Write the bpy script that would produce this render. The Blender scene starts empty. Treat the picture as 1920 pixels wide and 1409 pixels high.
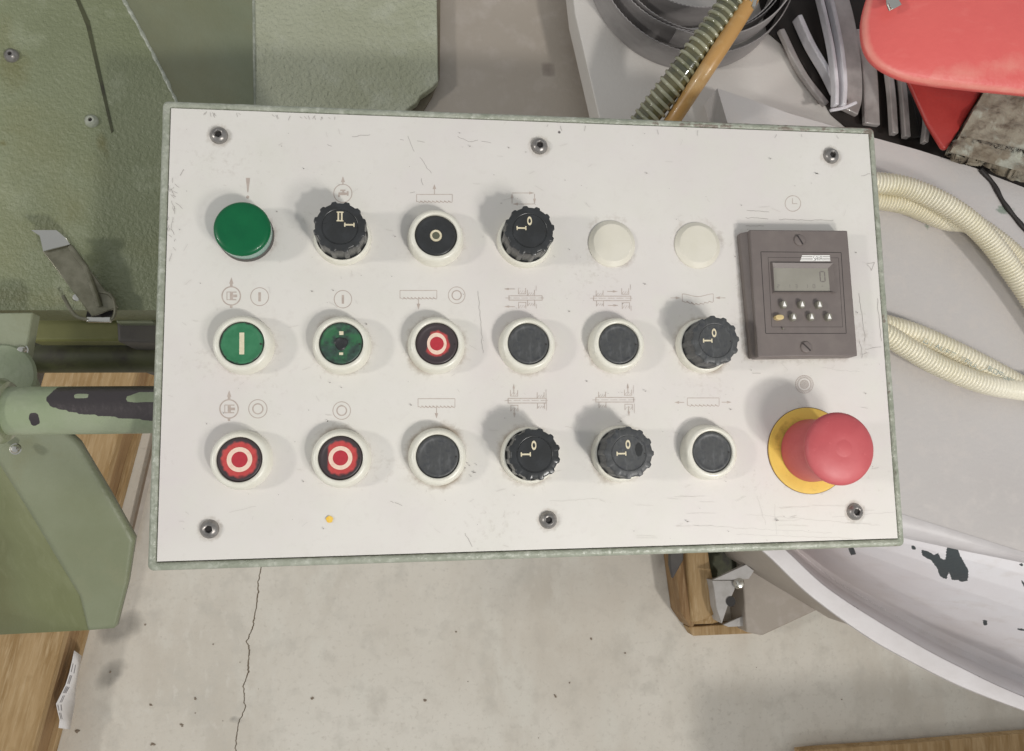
import bpy, math, random
import numpy as np
from mathutils import Vector, Matrix, noise as mn
random.seed(7); np.random.seed(7)
S = 0.001                     # everything below is written in millimetres
Z0 = 880.0                    # height of the control panel's face above the floor
PI = math.pi
scene = bpy.context.scene
C = scene.collection

# ------------------------------------------------------------------ camera
CX, CY, CZ = -70.93, -72.52, 407.63
RA, RB, RC = 0.1203, -0.1294, -0.0191
FPX = 1541.3
ROT = (Matrix.Rotation(RC, 3, 'Z') @ Matrix.Rotation(RB, 3, 'Y') @ Matrix.Rotation(RA, 3, 'X'))
cam_d = bpy.data.cameras.new('camera'); cam = bpy.data.objects.new('camera', cam_d); C.objects.link(cam)
cam.matrix_world = Matrix.Translation(Vector((CX, CY, Z0 + CZ)) * S) @ ROT.to_4x4()
cam_d.sensor_width = 36; cam_d.lens = 36 * FPX / 1920
cam_d.clip_start = 0.01; cam_d.clip_end = 100
scene.camera = cam
def at(px, py, z=0.0):
    """point of the place at height z (mm, relative to the panel face) seen at a photograph pixel"""
    d = ROT @ Vector(((px - 960) / FPX, -(py - 704.5) / FPX, -1.0))
    t = (z - CZ) / d.z
    return Vector((CX + d.x * t, CY + d.y * t, z))

# ------------------------------------------------------------------ light
w = bpy.data.worlds.new('World'); scene.world = w; w.use_nodes = True
bg = w.node_tree.nodes['Background']; bg.inputs[0].default_value = (0.94, 0.97, 1.0, 1); bg.inputs[1].default_value = 0.45
def lamp(name, loc, target, size, power, col, sy=None):
    l = bpy.data.lights.new(name, 'AREA'); l.energy = power; l.color = col
    l.shape = 'RECTANGLE'; l.size = size; l.size_y = sy or size
    o = bpy.data.objects.new(name, l); C.objects.link(o)
    p = (Vector(loc) + Vector((0, 0, Z0))) * S; t = (Vector(target) + Vector((0, 0, Z0))) * S
    o.location = p; o.rotation_euler = (t - p).to_track_quat('-Z', 'Y').to_euler()
    return o
lamp('workshop_lamp', (1320, -1584, 2250), (0, 0, 0), 0.26, 3, (1.0, 0.95, 0.87))
lamp('second_workshop_lamp', (-1500, -20, 900), (0, 0, 0), 0.14, 7.0, (1.0, 0.97, 0.92))
lamp('work_lamp', (250, -315, 420), (0, -20, 0), 0.095, 1.15, (1.0, 0.97, 0.93))
lamp('ceiling_light', (3400, -4100, 5850), (0, 0, 0), 0.5, 185, (1.0, 0.975, 0.94), 0.5)
scene.view_settings.view_transform = 'Standard'; scene.view_settings.look = 'None'
scene.view_settings.exposure = 0.0; scene.view_settings.gamma = 1.0

# ------------------------------------------------------------------ helpers
def srgb(r, g, b):
    f = lambda c: (c / 255 / 12.92) if c / 255 <= .04045 else ((c / 255 + .055) / 1.055) ** 2.4
    return (f(r), f(g), f(b), 1)
def mat(name, col, rough=.5, metal=0., mott=None, bump=None, layers=(), spec=.5, coat=0., trans=0., alpha=1., specks=None, rvar=0.):
    m = bpy.data.materials.new(name); m.use_nodes = True
    nt = m.node_tree; N = nt.nodes; L = nt.links; B = N['Principled BSDF']
    B.inputs['Roughness'].default_value = rough; B.inputs['Metallic'].default_value = metal
    B.inputs['Specular IOR Level'].default_value = spec
    B.inputs['Coat Weight'].default_value = coat
    B.inputs['Transmission Weight'].default_value = trans; B.inputs['Alpha'].default_value = alpha
    tc = N.new('ShaderNodeTexCoord').outputs['Object']
    def nz(scale, detail=4, rg=.55, st=None, off=0):
        n = N.new('ShaderNodeTexNoise'); n.inputs['Scale'].default_value = scale; n.inputs['Detail'].default_value = detail
        n.inputs['Roughness'].default_value = rg
        src = tc
        if st or off:
            mp = N.new('ShaderNodeMapping'); mp.inputs['Scale'].default_value = st or (1, 1, 1)
            mp.inputs['Location'].default_value = (off, off * .7, off * .3)
            L.new(tc, mp.inputs[0]); src = mp.outputs[0]
        L.new(src, n.inputs['Vector']); return n.outputs[0]
    def mix(fac, a, b):
        x = N.new('ShaderNodeMix'); x.data_type = 'RGBA'
        if isinstance(fac, float): x.inputs[0].default_value = fac
        else: L.new(fac, x.inputs[0])
        for i, s in ((6, a), (7, b)):
            if isinstance(s, tuple): x.inputs[i].default_value = s
            else: L.new(s, x.inputs[i])
        return x.outputs[2]
    def ramp(src, lo, hi):
        r = N.new('ShaderNodeMapRange'); r.inputs[1].default_value = lo; r.inputs[2].default_value = hi; L.new(src, r.inputs[0]); return r.outputs[0]
    cur = tuple(col)
    if mott:
        for i, (sc, c2, lo, hi, st) in enumerate(mott):
            cur = mix(ramp(nz(sc, 5, .6, st, 3.1 * i + 1), lo, hi), cur, tuple(c2))
    if specks:
        sc, c2, thr, keep = specks
        v = N.new('ShaderNodeTexVoronoi'); v.inputs['Scale'].default_value = sc; L.new(tc, v.inputs['Vector'])
        a = ramp(v.outputs['Distance'], thr, thr * .5)
        b = ramp(v.outputs['Color'], keep, keep - .01)
        mu = N.new('ShaderNodeMath'); mu.operation = 'MULTIPLY'; L.new(a, mu.inputs[0]); L.new(b, mu.inputs[1])
        cur = mix(mu.outputs[0], cur, tuple(c2))
    bare = None
    for (attr, c2, nsc, k, lo, hi, mx) in layers:
        a = N.new('ShaderNodeAttribute'); a.attribute_name = attr
        n = nz(nsc, 5, .65, None, 5.3)
        m1 = N.new('ShaderNodeMath'); m1.operation = 'MULTIPLY_ADD'; L.new(n, m1.inputs[0]); m1.inputs[1].default_value = k; m1.inputs[2].default_value = -k * .5
        m2 = N.new('ShaderNodeMath'); m2.operation = 'ADD'; L.new(a.outputs['Fac'], m2.inputs[0]); L.new(m1.outputs[0], m2.inputs[1])
        r = N.new('ShaderNodeMapRange'); r.inputs[1].default_value = lo; r.inputs[2].default_value = hi; r.inputs[4].default_value = mx; L.new(m2.outputs[0], r.inputs[0])
        cur = mix(r.outputs[0], cur, tuple(c2)); bare = r.outputs[0]
        if attr == 'bare':
            L.new(r.outputs[0], B.inputs['Metallic'])
            rr = N.new('ShaderNodeMapRange'); rr.inputs[3].default_value = rough; rr.inputs[4].default_value = .36; L.new(r.outputs[0], rr.inputs[0]); L.new(rr.outputs[0], B.inputs['Roughness'])
    if isinstance(cur, tuple): B.inputs['Base Color'].default_value = cur
    else: L.new(cur, B.inputs['Base Color'])
    if rvar:
        rr = N.new('ShaderNodeMapRange'); rr.inputs[3].default_value = max(.05, rough - rvar); rr.inputs[4].default_value = rough + rvar
        L.new(nz(140, 4), rr.inputs[0]); L.new(rr.outputs[0], B.inputs['Roughness'])
    if bump:
        last = None
        for (sc, dist, st) in bump:
            bp = N.new('ShaderNodeBump'); bp.inputs['Strength'].default_value = 1.0; bp.inputs['Distance'].default_value = dist * S
            L.new(nz(sc, 3, .5, st, 9), bp.inputs['Height'])
            if last: L.new(last, bp.inputs['Normal'])
            last = bp.outputs[0]
        L.new(last, B.inputs['Normal'])
    return m

class MB:
    def __init__(s): s.v = []; s.f = []
    def add(s, vs, fs):
        b = len(s.v); s.v += [tuple(p) for p in vs]; s.f += [tuple(i + b for i in f) for f in fs]; return s
    def lathe(s, prof, n=48, c=(0, 0, 0), rfun=None):
        vs = []; fs = []; idx = []
        for k, (r, z) in enumerate(prof):
            if r < 1e-6: idx.append([len(vs)] * n); vs.append((c[0], c[1], c[2] + z))
            else:
                row = []
                for i in range(n):
                    a = 2 * PI * i / n; rr = r * (rfun(a, k) if rfun else 1)
                    row.append(len(vs)); vs.append((c[0] + rr * math.cos(a), c[1] + rr * math.sin(a), c[2] + z))
                idx.append(row)
        for k in range(len(prof) - 1):
            A, Bq = idx[k], idx[k + 1]
            for i in range(n):
                j = (i + 1) % n
                q = [A[i], A[j], Bq[j], Bq[i]]; q2 = []
                for x in q:
                    if x not in q2: q2.append(x)
                if len(q2) > 2: fs.append(q2)
        return s.add(vs, fs)
    def prism(s, poly, z0, z1):
        """poly: xy points (counter-clockwise), z0 below z1; z may be lists per point"""
        n = len(poly)
        zz0 = z0 if isinstance(z0, (list, tuple)) else [z0] * n; zz1 = z1 if isinstance(z1, (list, tuple)) else [z1] * n
        area = sum(poly[i][0] * poly[(i + 1) % n][1] - poly[(i + 1) % n][0] * poly[i][1] for i in range(n))
        if area < 0: poly = poly[::-1]; zz0 = zz0[::-1]; zz1 = zz1[::-1]
        vs = [(p[0], p[1], z) for p, z in zip(poly, zz0)] + [(p[0], p[1], z) for p, z in zip(poly, zz1)]
        fs = [tuple(range(n))[::-1], tuple(range(n, 2 * n))] + [(i, (i + 1) % n, n + (i + 1) % n, n + i) for i in range(n)]
        return s.add(vs, fs)
    def box(s, c, d, rz=0):
        x, y, z = d[0] / 2, d[1] / 2, d[2] / 2; ca, sa = math.cos(rz), math.sin(rz)
        P = [(-x, -y), (x, -y), (x, y), (-x, y)]
        return s.prism([(c[0] + a * ca - b * sa, c[1] + a * sa + b * ca) for a, b in P], c[2] - z, c[2] + z)
    def tube(s, path, r, n=16, caps=True, rfun=None, ts=None):
        path = [Vector(p) for p in path]; m = len(path); vs = []; fs = []
        up = None
        for i, p in enumerate(path):
            t = (path[min(i + 1, m - 1)] - path[max(i - 1, 0)]).normalized()
            if up is None:
                up = Vector((0, 0, 1)) if abs(t.z) < .9 else Vector((1, 0, 0))
            x = t.cross(up).normalized(); y = x.cross(t).normalized(); up = y
            rr = r[i] if isinstance(r, (list, tuple)) else r
            for k in range(n):
                a = 2 * PI * k / n; q = rr * (rfun(i, a) if rfun else 1)
                vs.append(p + x * (q * math.cos(a)) + y * (q * math.sin(a)))
        for i in range(m - 1):
            for k in range(n):
                a = i * n + k; b = i * n + (k + 1) % n; fs.append((a, b, b + n, a + n))
        if caps: fs.append(tuple(range(n))[::-1]); fs.append(tuple(range((m - 1) * n, m * n)))
        return s.add(vs, fs)
    def band(s, path, up, h, th, teeth=0):
        """a strip standing on edge: path = bottom edge points"""
        m = len(path); vs = []; fs = []
        for i, p in enumerate(path):
            p = Vector(p); t = (Vector(path[min(i + 1, m - 1)]) - Vector(path[max(i - 1, 0)])).normalized()
            u = Vector(up).normalized(); nn = t.cross(u).normalized() * th / 2
            tt = (teeth if i % 2 else 0)
            vs += [p - nn, p + nn, p + nn + u * (h + tt), p - nn + u * (h + tt)]
        for i in range(m - 1):
            a = 4 * i
            for k in range(4): fs.append((a + k, a + 4 + k, a + 4 + (k + 1) % 4, a + (k + 1) % 4))
        fs.append((0, 1, 2, 3)); fs.append((4 * m - 1, 4 * m - 2, 4 * m - 3, 4 * m - 4))
        return s.add(vs, fs)
def build(name, mb, m, parent=None, loc=(0, 0, 0), sharp=35, bevel=0, seg=2, label=None, kind=None, attrs=None, flip=False):
    """loc in mm: world (z from the panel face) for a top-level object, else relative to the parent"""
    me = bpy.data.meshes.new(name)
    me.from_pydata([(x * S, y * S, z * S) for x, y, z in mb.v], [], mb.f); me.update()
    if attrs:
        for k, a in attrs.items():
            at_ = me.attributes.new(k, 'FLOAT', 'POINT'); at_.data.foreach_set('value', np.asarray(a, dtype=np.float32))
    me.materials.append(m)
    me.polygons.foreach_set('use_smooth', [True] * len(me.polygons)); me.set_sharp_from_angle(angle=math.radians(sharp))
    o = bpy.data.objects.new(name, me); C.objects.link(o)
    if parent: o.parent = parent; o.location = Vector(loc) * S
    else: o.location = (Vector(loc) + Vector((0, 0, Z0))) * S
    if bevel:
        b = o.modifiers.new('bevel', 'BEVEL'); b.width = bevel * S; b.segments = seg; b.limit_method = 'ANGLE'; b.angle_limit = math.radians(30)
    if label: o['label'] = label
    if kind: o['kind'] = kind
    return o
def thing(name, label, cat, loc, rz=0, group=None):
    o = bpy.data.objects.new(name, None); C.objects.link(o); o.empty_display_size = .02
    o.location = (Vector(loc) + Vector((0, 0, Z0))) * S; o.rotation_euler = (0, 0, rz)
    o['label'] = label; o['category'] = cat
    if group: o['group'] = group
    return o
def tag(o, label, cat, group=None):
    o['label'] = label; o['category'] = cat
    if group: o['group'] = group
    return o
def rel(mb, base):
    mb.v = [(x - base[0], y - base[1], z - base[2]) for x, y, z in mb.v]; return mb
def smooth_path(pts, n):
    """Catmull-Rom through pts, n samples in all, evenly spaced"""
    P = [Vector(p) for p in pts]; P = [P[0] * 2 - P[1]] + P + [P[-1] * 2 - P[-2]]
    out = []
    for i in range(1, len(P) - 2):
        for k in range(40):
            t = k / 40; a, b, c, d = P[i - 1:i + 3]
            out.append(.5 * ((2 * b) + (c - a) * t + (2 * a - 5 * b + 4 * c - d) * t * t + (3 * b - a - 3 * c + d) * t ** 3))
    out.append(P[-2])
    L = [0]
    for i in range(1, len(out)): L.append(L[-1] + (out[i] - out[i - 1]).length)
    res = []; j = 0
    for k in range(n):
        s_ = L[-1] * k / (n - 1)
        while j < len(L) - 2 and L[j + 1] < s_: j += 1
        t = (s_ - L[j]) / max(1e-9, L[j + 1] - L[j]); res.append(out[j].lerp(out[j + 1], min(1, t)))
    return res, L[-1]
def pxpoly(pts, z): return [tuple(at(x, y, z)[:2]) for x, y in pts]

# ------------------------------------------------------------------ materials
M = {}
M['plate'] = mat('white_enamelled_plate', srgb(221, 217, 210), .45, spec=.4,
    mott=[(9, srgb(215, 208, 204), .45, .7, None), (40, srgb(217, 214, 205), .45, .75, None), (260, srgb(214, 209, 202), .55, .85, None)],
    bump=[(900, .02, None)], specks=(105, srgb(96, 90, 88), .10, .10),
    layers=[('grime', srgb(150, 136, 118), 300, 1.1, .28, 1.1, .85), ('chip', srgb(116, 112, 104), 500, .9, .62, .75, .9)])
M['enclosure'] = mat('hammered_green_paint_rim', srgb(160, 163, 148), .34, spec=.5,
    mott=[(60, srgb(142, 147, 130), .4, .65, None), (220, srgb(184, 186, 173), .5, .72, None)], bump=[(260, 1.0, None), (700, .3, None)],
    layers=[('chip', srgb(112, 96, 86), 160, 1.2, .62, .72, .8)])
M['print'] = mat('taupe_printing_ink', srgb(180, 166, 156), .5, mott=[(400, srgb(196, 184, 174), .45, .7, None)])
M['print_dark'] = mat('dark_taupe_printing_ink', srgb(160, 146, 138), .5)
M['mark'] = mat('pencil_and_scratch_marks', srgb(160, 154, 148), .5)
M['faint'] = mat('faint_scratches', srgb(197, 192, 185), .5)
M['bezel'] = mat('cream_plastic', srgb(226, 223, 210), .3, mott=[(60, srgb(217, 213, 198), .45, .7, None)], rvar=.06)
M['blank'] = mat('ivory_plastic', srgb(219, 214, 200), .4, mott=[(70, srgb(212, 207, 191), .4, .7, None)])
M['black'] = mat('black_plastic', srgb(44, 45, 45), .3, mott=[(120, srgb(56, 58, 60), .4, .75, None)], bump=[(800, .03, None)], rvar=.08)
M['slate'] = mat('worn_slate_plastic', srgb(70, 71, 71), .46, mott=[(150, srgb(92, 93, 94), .5, .78, (3, 1, 1)), (420, srgb(58, 60, 64), .5, .7, None)], bump=[(700, .04, None)], rvar=.1)
M['cream'] = mat('cream_lettering', srgb(222, 212, 184), .5, mott=[(600, srgb(205, 192, 160), .4, .7, None)])
M['green'] = mat('green_lens', srgb(0, 92, 54), .34, spec=.3, mott=[(90, srgb(6, 100, 58), .4, .7, None)], coat=.1, rvar=.06)
M['green_side'] = mat('milky_green_lens_skirt', srgb(122, 158, 146), .25, coat=.2)
M['greencap'] = mat('green_cap', srgb(48, 116, 78), .4, mott=[(200, srgb(60, 126, 88), .4, .7, None)], layers=[('dark', srgb(46, 52, 50), 500, .5, .35, .75, 1.)], bump=[(600, .04, None)])
M['darkgreen'] = mat('grimy_green_cap', srgb(58, 84, 72), .42, mott=[(260, srgb(40, 50, 46), .4, .65, None), (120, srgb(50, 104, 68), .5, .62, (1, 1, 1))], layers=[('dark', srgb(44, 48, 48), 500, .5, .35, .75, 1.)])
M['redcap'] = mat('red_cap', srgb(196, 74, 72), .42, mott=[(260, srgb(178, 60, 60), .45, .7, None)], layers=[('dark', srgb(62, 52, 54), 420, .45, .35, .8, 1.)])
M['redwhite'] = mat('cream_ring', srgb(236, 208, 188), .45, mott=[(500, srgb(226, 190, 170), .5, .7, None)])
M['reddisc'] = mat('crimson_disc', srgb(184, 48, 60), .45, mott=[(500, srgb(170, 42, 54), .4, .7, None)])
M['estop'] = mat('faded_red_plastic', srgb(186, 82, 86), .5, mott=[(46, srgb(176, 76, 80), .4, .7, None), (340, srgb(202, 104, 106), .6, .8, None), (14, srgb(196, 98, 100), .5, .7, None)], bump=[(500, .05, None)], rvar=.06)
M['yellow'] = mat('yellow_disc_enamel', srgb(226, 190, 88), .5, mott=[(60, srgb(214, 178, 80), .45, .7, None)], layers=[('grime', srgb(104, 86, 42), 240, 1.1, .45, 1.2, .9)])
M['steel'] = mat('dark_zinc_steel', srgb(150, 146, 142), .34, .6, mott=[(300, srgb(122, 118, 114), .4, .7, None)], rvar=.06)
M['socket'] = mat('dark_socket', srgb(42, 38, 36), .6)
M['timer'] = mat('grey_brown_plastic', srgb(112, 103, 99), .5, mott=[(100, srgb(119, 110, 105), .45, .7, None)], bump=[(1200, .04, None)], specks=(120, srgb(70, 64, 62), .1, .06))
M['timer_dark'] = mat('dark_groove', srgb(52, 46, 45), .6)
M['lcd'] = mat('grey_green_display_glass', srgb(150, 146, 135), .14, mott=[(60, srgb(142, 138, 127), .4, .7, None)], spec=.6, coat=.4)
M['seg'] = mat('faint_display_segments', srgb(116, 109, 104), .3)
M['key'] = mat('grey_key_rubber', srgb(128, 124, 112), .6)
M['keyyellow'] = mat('yellow_key_rubber', srgb(206, 184, 132), .4)
M['white'] = mat('white_ink', srgb(245, 243, 238), .5)
G1, G2, G3 = srgb(134, 139, 110), srgb(120, 126, 94), srgb(150, 155, 128)
M['hammer'] = mat('hammered_green_machine_paint', G1, .4, mott=[(5, G2, .42, .68, None), (26, G3, .55, .75, None), (3, srgb(128, 126, 82), .58, .75, None)], bump=[(380, 1.15, None), (900, .4, None)], specks=(34, srgb(80, 78, 52), .09, .12),
    layers=[('rust', srgb(108, 102, 52), 40, 1.1, .25, 1.0, .85)])
M['deck'] = mat('hammered_light_green_deck', srgb(178, 180, 157), .38, mott=[(8, srgb(168, 170, 144), .42, .68, None), (40, srgb(188, 190, 170), .5, .75, None)], bump=[(320, 1.9, None), (800, .5, None)])
M['legolive'] = mat('oily_olive_leg', srgb(118, 122, 84), .5, mott=[(6, srgb(104, 108, 70), .4, .7, None), (40, srgb(126, 130, 94), .5, .75, None)], bump=[(320, .25, None)])
M['smoothgreen'] = mat('smooth_green_machine_paint', srgb(140, 145, 121), .45, mott=[(7, srgb(124, 129, 101), .4, .68, None), (4, srgb(130, 126, 92), .48, .7, None), (30, srgb(132, 134, 106), .55, .75, None)], bump=[(320, .25, None)])
M['pipe'] = mat('chipped_green_pipe', srgb(148, 156, 130), .38, mott=[(40, srgb(140, 152, 120), .4, .7, None), (14, srgb(164, 172, 146), .5, .7, None)], bump=[(300, .4, None)],
    layers=[('bare', srgb(98, 92, 92), 90, .8, .44, .52, 1.)], specks=(60, srgb(74, 72, 60), .1, .15))
M['darkoil'] = mat('oily_dark_green', srgb(66, 68, 44), .5, mott=[(20, srgb(88, 90, 58), .45, .7, None), (50, srgb(48, 44, 34), .5, .7, None)])
M['olive'] = mat('olive_inner_wall', srgb(116, 116, 70), .5, mott=[(20, srgb(96, 98, 56), .45, .7, None)])
M['darkgrey'] = mat('dark_grey_casting', srgb(78, 74, 72), .6, mott=[(30, srgb(94, 90, 84), .4, .7, None)])
M['bareedge'] = mat('brown_primer_edge', srgb(122, 112, 94), .6, mott=[(40, srgb(98, 90, 72), .4, .7, None)], bump=[(200, .6, None)])
M['taupe'] = mat('taupe_cabinet_paint', srgb(176, 166, 154), .5, mott=[(4, srgb(168, 157, 144), .4, .7, None), (60, srgb(183, 173, 163), .5, .75, None)], bump=[(350, .15, None)], layers=[('rust', srgb(118, 106, 98), 60, .5, .4, .9, .7)])
M['grey'] = mat('light_grey_machine_paint', srgb(203, 198, 195), .42, mott=[(3.5, srgb(195, 189, 185), .4, .7, None), (90, srgb(204, 197, 192), .5, .75, None)], bump=[(380, .2, None)], specks=(26, srgb(92, 86, 86), .05, .16),
    layers=[('green', srgb(134, 148, 134), 120, .8, .5, .7, .9)])
M['tray'] = mat('chipped_light_grey_paint', srgb(222, 219, 220), .4, mott=[(5, srgb(210, 203, 200), .45, .65, None), (40, srgb(205, 198, 194), .55, .8, (1, 2, 1)), (5, srgb(214, 206, 205), .4, .7, None)], bump=[(380, .15, None)], specks=(22, srgb(60, 62, 64), .09, .22),
    layers=[('chip', srgb(60, 66, 67), 240, .9, .46, .52, 1.)])
M['rim'] = mat('light_grey_rolled_rim', srgb(206, 201, 200), .42, mott=[(30, srgb(196, 190, 188), .4, .7, None)], bump=[(380, .15, None)], layers=[('chip', srgb(92, 84, 78), 130, 1.0, .66, .72, 1.)])
M['floor'] = mat('worn_concrete', srgb(216, 209, 196), .75, spec=.25,
    mott=[(2.3, srgb(224, 218, 206), .4, .6, None), (6.5, srgb(203, 195, 181), .5, .72, (1, .5, 1)), (9, srgb(222, 217, 205), .54, .66, (1.4, .6, 1)), (24, srgb(204, 198, 186), .52, .72, None), (55, srgb(222, 216, 204), .56, .76, (1.3, .7, 1)), (140, srgb(200, 193, 180), .55, .8, None), (1.2, srgb(205, 195, 180), .5, .7, None)],
    bump=[(60, .5, None), (300, .3, None)], specks=(14, srgb(120, 112, 102), .05, .12), layers=[('stain', srgb(128, 124, 116), 40, .5, .25, .9, .8)])
M['crack'] = mat('dirty_crack', srgb(138, 124, 108), .9)
def wood(name, a, b, c):
    return mat(name, a, .65, spec=.25, mott=[(9, b, .4, .65, (9, 1, 6)), (36, c, .5, .75, (8, .7, 6)), (14, b, .6, .75, None)], bump=[(90, .5, (8, .6, 8))], specks=(12, srgb(92, 60, 34), .06, .16))
M['wood'] = wood('pale_pine', srgb(180, 151, 110), srgb(154, 124, 82), srgb(194, 168, 130))
M['wood2'] = wood('shaded_brown_pine', srgb(158, 127, 90), srgb(134, 104, 70), srgb(172, 144, 108))
M['label'] = mat('white_paper_label', srgb(232, 228, 226), .6)
M['ink'] = mat('grey_label_ink', srgb(150, 146, 148), .6)
M['hose'] = mat('cream_corrugated_plastic', srgb(242, 235, 214), .34, mott=[(20, srgb(236, 228, 200), .45, .7, None), (70, srgb(218, 212, 178), .62, .75, None)], rvar=.06)
M['hoseink'] = mat('faded_blue_print', srgb(148, 166, 164), .5, mott=[(300, srgb(200, 198, 178), .45, .6, None)])
M['conduit'] = mat('green_tinted_ribbed_hose', srgb(98, 92, 58), .16, mott=[(60, srgb(70, 71, 50), .4, .65, None)], coat=.5, spec=.7)
M['conduitrib'] = mat('pale_spiral_rib', srgb(166, 164, 138), .2, mott=[(60, srgb(112, 113, 86), .4, .7, None)], coat=.6, spec=.7)
M['amber'] = mat('amber_rubber_tube', srgb(190, 146, 88), .34, mott=[(14, srgb(174, 132, 70), .4, .7, (1, 1, 1)), (60, srgb(206, 172, 122), .5, .75, None)], coat=.2)
M['blade'] = mat('blued_blade_steel', srgb(158, 153, 151), .55, .0, mott=[(14, srgb(126, 121, 120), .4, .7, (1, 1, 3)), (120, srgb(150, 146, 144), .5, .7, None)], rvar=.1)
M['darkblade'] = mat('black_oiled_band', srgb(52, 50, 46), .4, .3)
M['wrap'] = mat('silvery_wrapped_band', srgb(238, 236, 240), .3, .0, mott=[(30, srgb(206, 203, 206), .4, .7, (1, 1, 2))], coat=.4)
M['wrapdull'] = mat('dull_wrapped_band', srgb(190, 184, 180), .34, .1, mott=[(26, srgb(140, 134, 130), .4, .7, None)], coat=.2)
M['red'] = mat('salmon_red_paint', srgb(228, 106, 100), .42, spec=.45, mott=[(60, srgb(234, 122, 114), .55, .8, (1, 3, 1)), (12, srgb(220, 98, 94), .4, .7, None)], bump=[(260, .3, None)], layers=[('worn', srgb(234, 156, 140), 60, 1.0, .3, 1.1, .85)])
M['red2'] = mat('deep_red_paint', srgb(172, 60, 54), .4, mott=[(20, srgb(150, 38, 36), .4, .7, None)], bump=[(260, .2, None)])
M['rough'] = mat('splattered_casting', srgb(146, 138, 122), .7, mott=[(22, srgb(120, 108, 90), .45, .6, None), (60, srgb(166, 166, 152), .52, .62, None), (140, srgb(108, 96, 82), .55, .7, None)], bump=[(70, 3.0, None), (240, 1.0, None)])
M['void'] = mat('painted_gap_shade', srgb(44, 38, 34), .7)  # near-black colour standing for the shade in the gap behind the bands
M['chrome'] = mat('bright_zinc', srgb(206, 204, 196), .22, 1.0, rvar=.08)
M['galv'] = mat('dull_zinc', srgb(130, 127, 110), .3, .5, mott=[(120, srgb(100, 98, 80), .4, .7, None)])
M['galvwhite'] = mat('pale_painted_bracket', srgb(188, 184, 180), .5, mott=[(60, srgb(170, 166, 160), .4, .7, None)])

# ------------------------------------------------------------------ floor (with a real crack)
crk = [(520, 300), (512, 500), (498, 700), (492, 900), (490, 1010), (489, 1064), (484, 1096), (481, 1136), (477, 1160), (473, 1180), (462, 1203), (467, 1215), (466, 1236), (465, 1261), (457, 1287), (458, 1310), (459, 1328), (446, 1360), (443, 1385), (441, 1409), (436, 1500), (420, 1700)]
FZ = -Z0
cp = [at(x, y, FZ) for x, y in crk]
cp = [Vector((cp[0].x, 3000, FZ))] + cp + [Vector((cp[-1].x, -3000, FZ))]
cpf = []
for i in range(len(cp) - 1):
    n = 16 if 1 < i < len(cp) - 2 else 1
    for k in range(n):
        p = cp[i].lerp(cp[i + 1], k / n)
        if n > 1: p.x += 2.2 * mn.noise(Vector((p.y * .06, 2.0, 0))) + 1.6 * mn.noise(Vector((p.y * .21, 5.0, 0))) + .9 * mn.noise(Vector((p.y * .7, 5.0, 3)))
        cpf.append(p)
cpf.append(cp[-1])
mb = MB(); vs = []; fs = []; stain = []
xs_l = [-3000, -900, -700] ; xs_r = [900, 3000]
stains = [(at(215, 1180, FZ), 24), (at(243, 1170, FZ), 18), (at(205, 1275, FZ), 22), (at(212, 1262, FZ), 18), (at(440, 1350, FZ), 9)]
cols = 60
def floorrow(p, wdt):
    row = [-3000, -900] + [(-900) + (p.x - wdt + 900) * k / cols for k in range(1, cols)] + [p.x - wdt, p.x, p.x + wdt] + [p.x + wdt + (900 - p.x - wdt) * k / cols for k in range(1, cols)] + [900, 3000]
    return row
for p in cpf:
    wdt = 0.7 + 1.5 * abs(mn.noise(Vector((p.y * .03, 0, 7)))) + .8 * abs(mn.noise(Vector((p.y * .3, 0, 9))))
    r = floorrow(p, wdt); ci = 2 + cols
    for k, x in enumerate(r):
        z = -7 if k == ci else 0
        vs.append((x, p.y, z))
        q = Vector((x, p.y, FZ)); s_ = 0
        for c_, rad in stains: s_ = max(s_, .8 * math.exp(-((q - c_).length / (rad * (1 + .7 * mn.noise(q * .03)))) ** 3))
        stain.append(s_)
nr = len(floorrow(cpf[0], 1))
for i in range(len(cpf) - 1):
    for k in range(nr - 1):
        a = i * nr + k; fs.append((a, a + nr, a + nr + 1, a + 1))
mb.add(vs, fs)
fl = build('concrete_floor', mb, M['floor'], None, (0, 0, FZ), sharp=20, attrs={'stain': stain}, kind='structure')
fl['label'] = 'worn grey concrete floor with a long crack'
# dirt lying in the crack
mb = MB(); vs = []; fs = []
for p in cpf[8:-1]: vs += [(p.x - .8, p.y, -2.2), (p.x + .8, p.y, -2.2)]
for i in range(len(vs) // 2 - 1): fs.append((2 * i, 2 * i + 1, 2 * i + 3, 2 * i + 2))
mb.add(vs, fs); build('crack', mb, M['crack'], fl)

mb = MB()
for i in range(16):
    q = at(random.uniform(150, 1650), random.uniform(1060, 1430), FZ); s_ = random.choice((.6, .8, 1.0, 1.2, 1.6)) * random.uniform(.7, 1.3); a0 = random.random() * 6
    mb.prism([(q.x + s_ * random.uniform(.5, 1.4) * math.cos(a0 + k * PI / 2.5), q.y + s_ * random.uniform(.5, 1.4) * math.sin(a0 + k * PI / 2.5)) for k in range(5)], FZ + .1, FZ + .1 + s_ * .6)
for (x, y, s_) in ((145, 1371, 4.2), (287, 1396, 3.4), (283, 1323, 2.6), (340, 1360, 2.6), (366, 1310, 2.4), (208, 1260, 2), (585, 1311, 3), (797, 1313, 2.6), (1041, 1305, 2.6)):
    for k in range(4):
        q = at(x + random.uniform(-2, 2), y + random.uniform(-2, 2), FZ); mb.prism([(q.x + s_ * .6 * random.uniform(.4, 1.3) * math.cos(j * PI / 2.5), q.y + s_ * .5 * random.uniform(.4, 1.3) * math.sin(j * PI / 2.5)) for j in range(5)], FZ + .1 + k * .1, FZ + 1.2 + k * .2)
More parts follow.
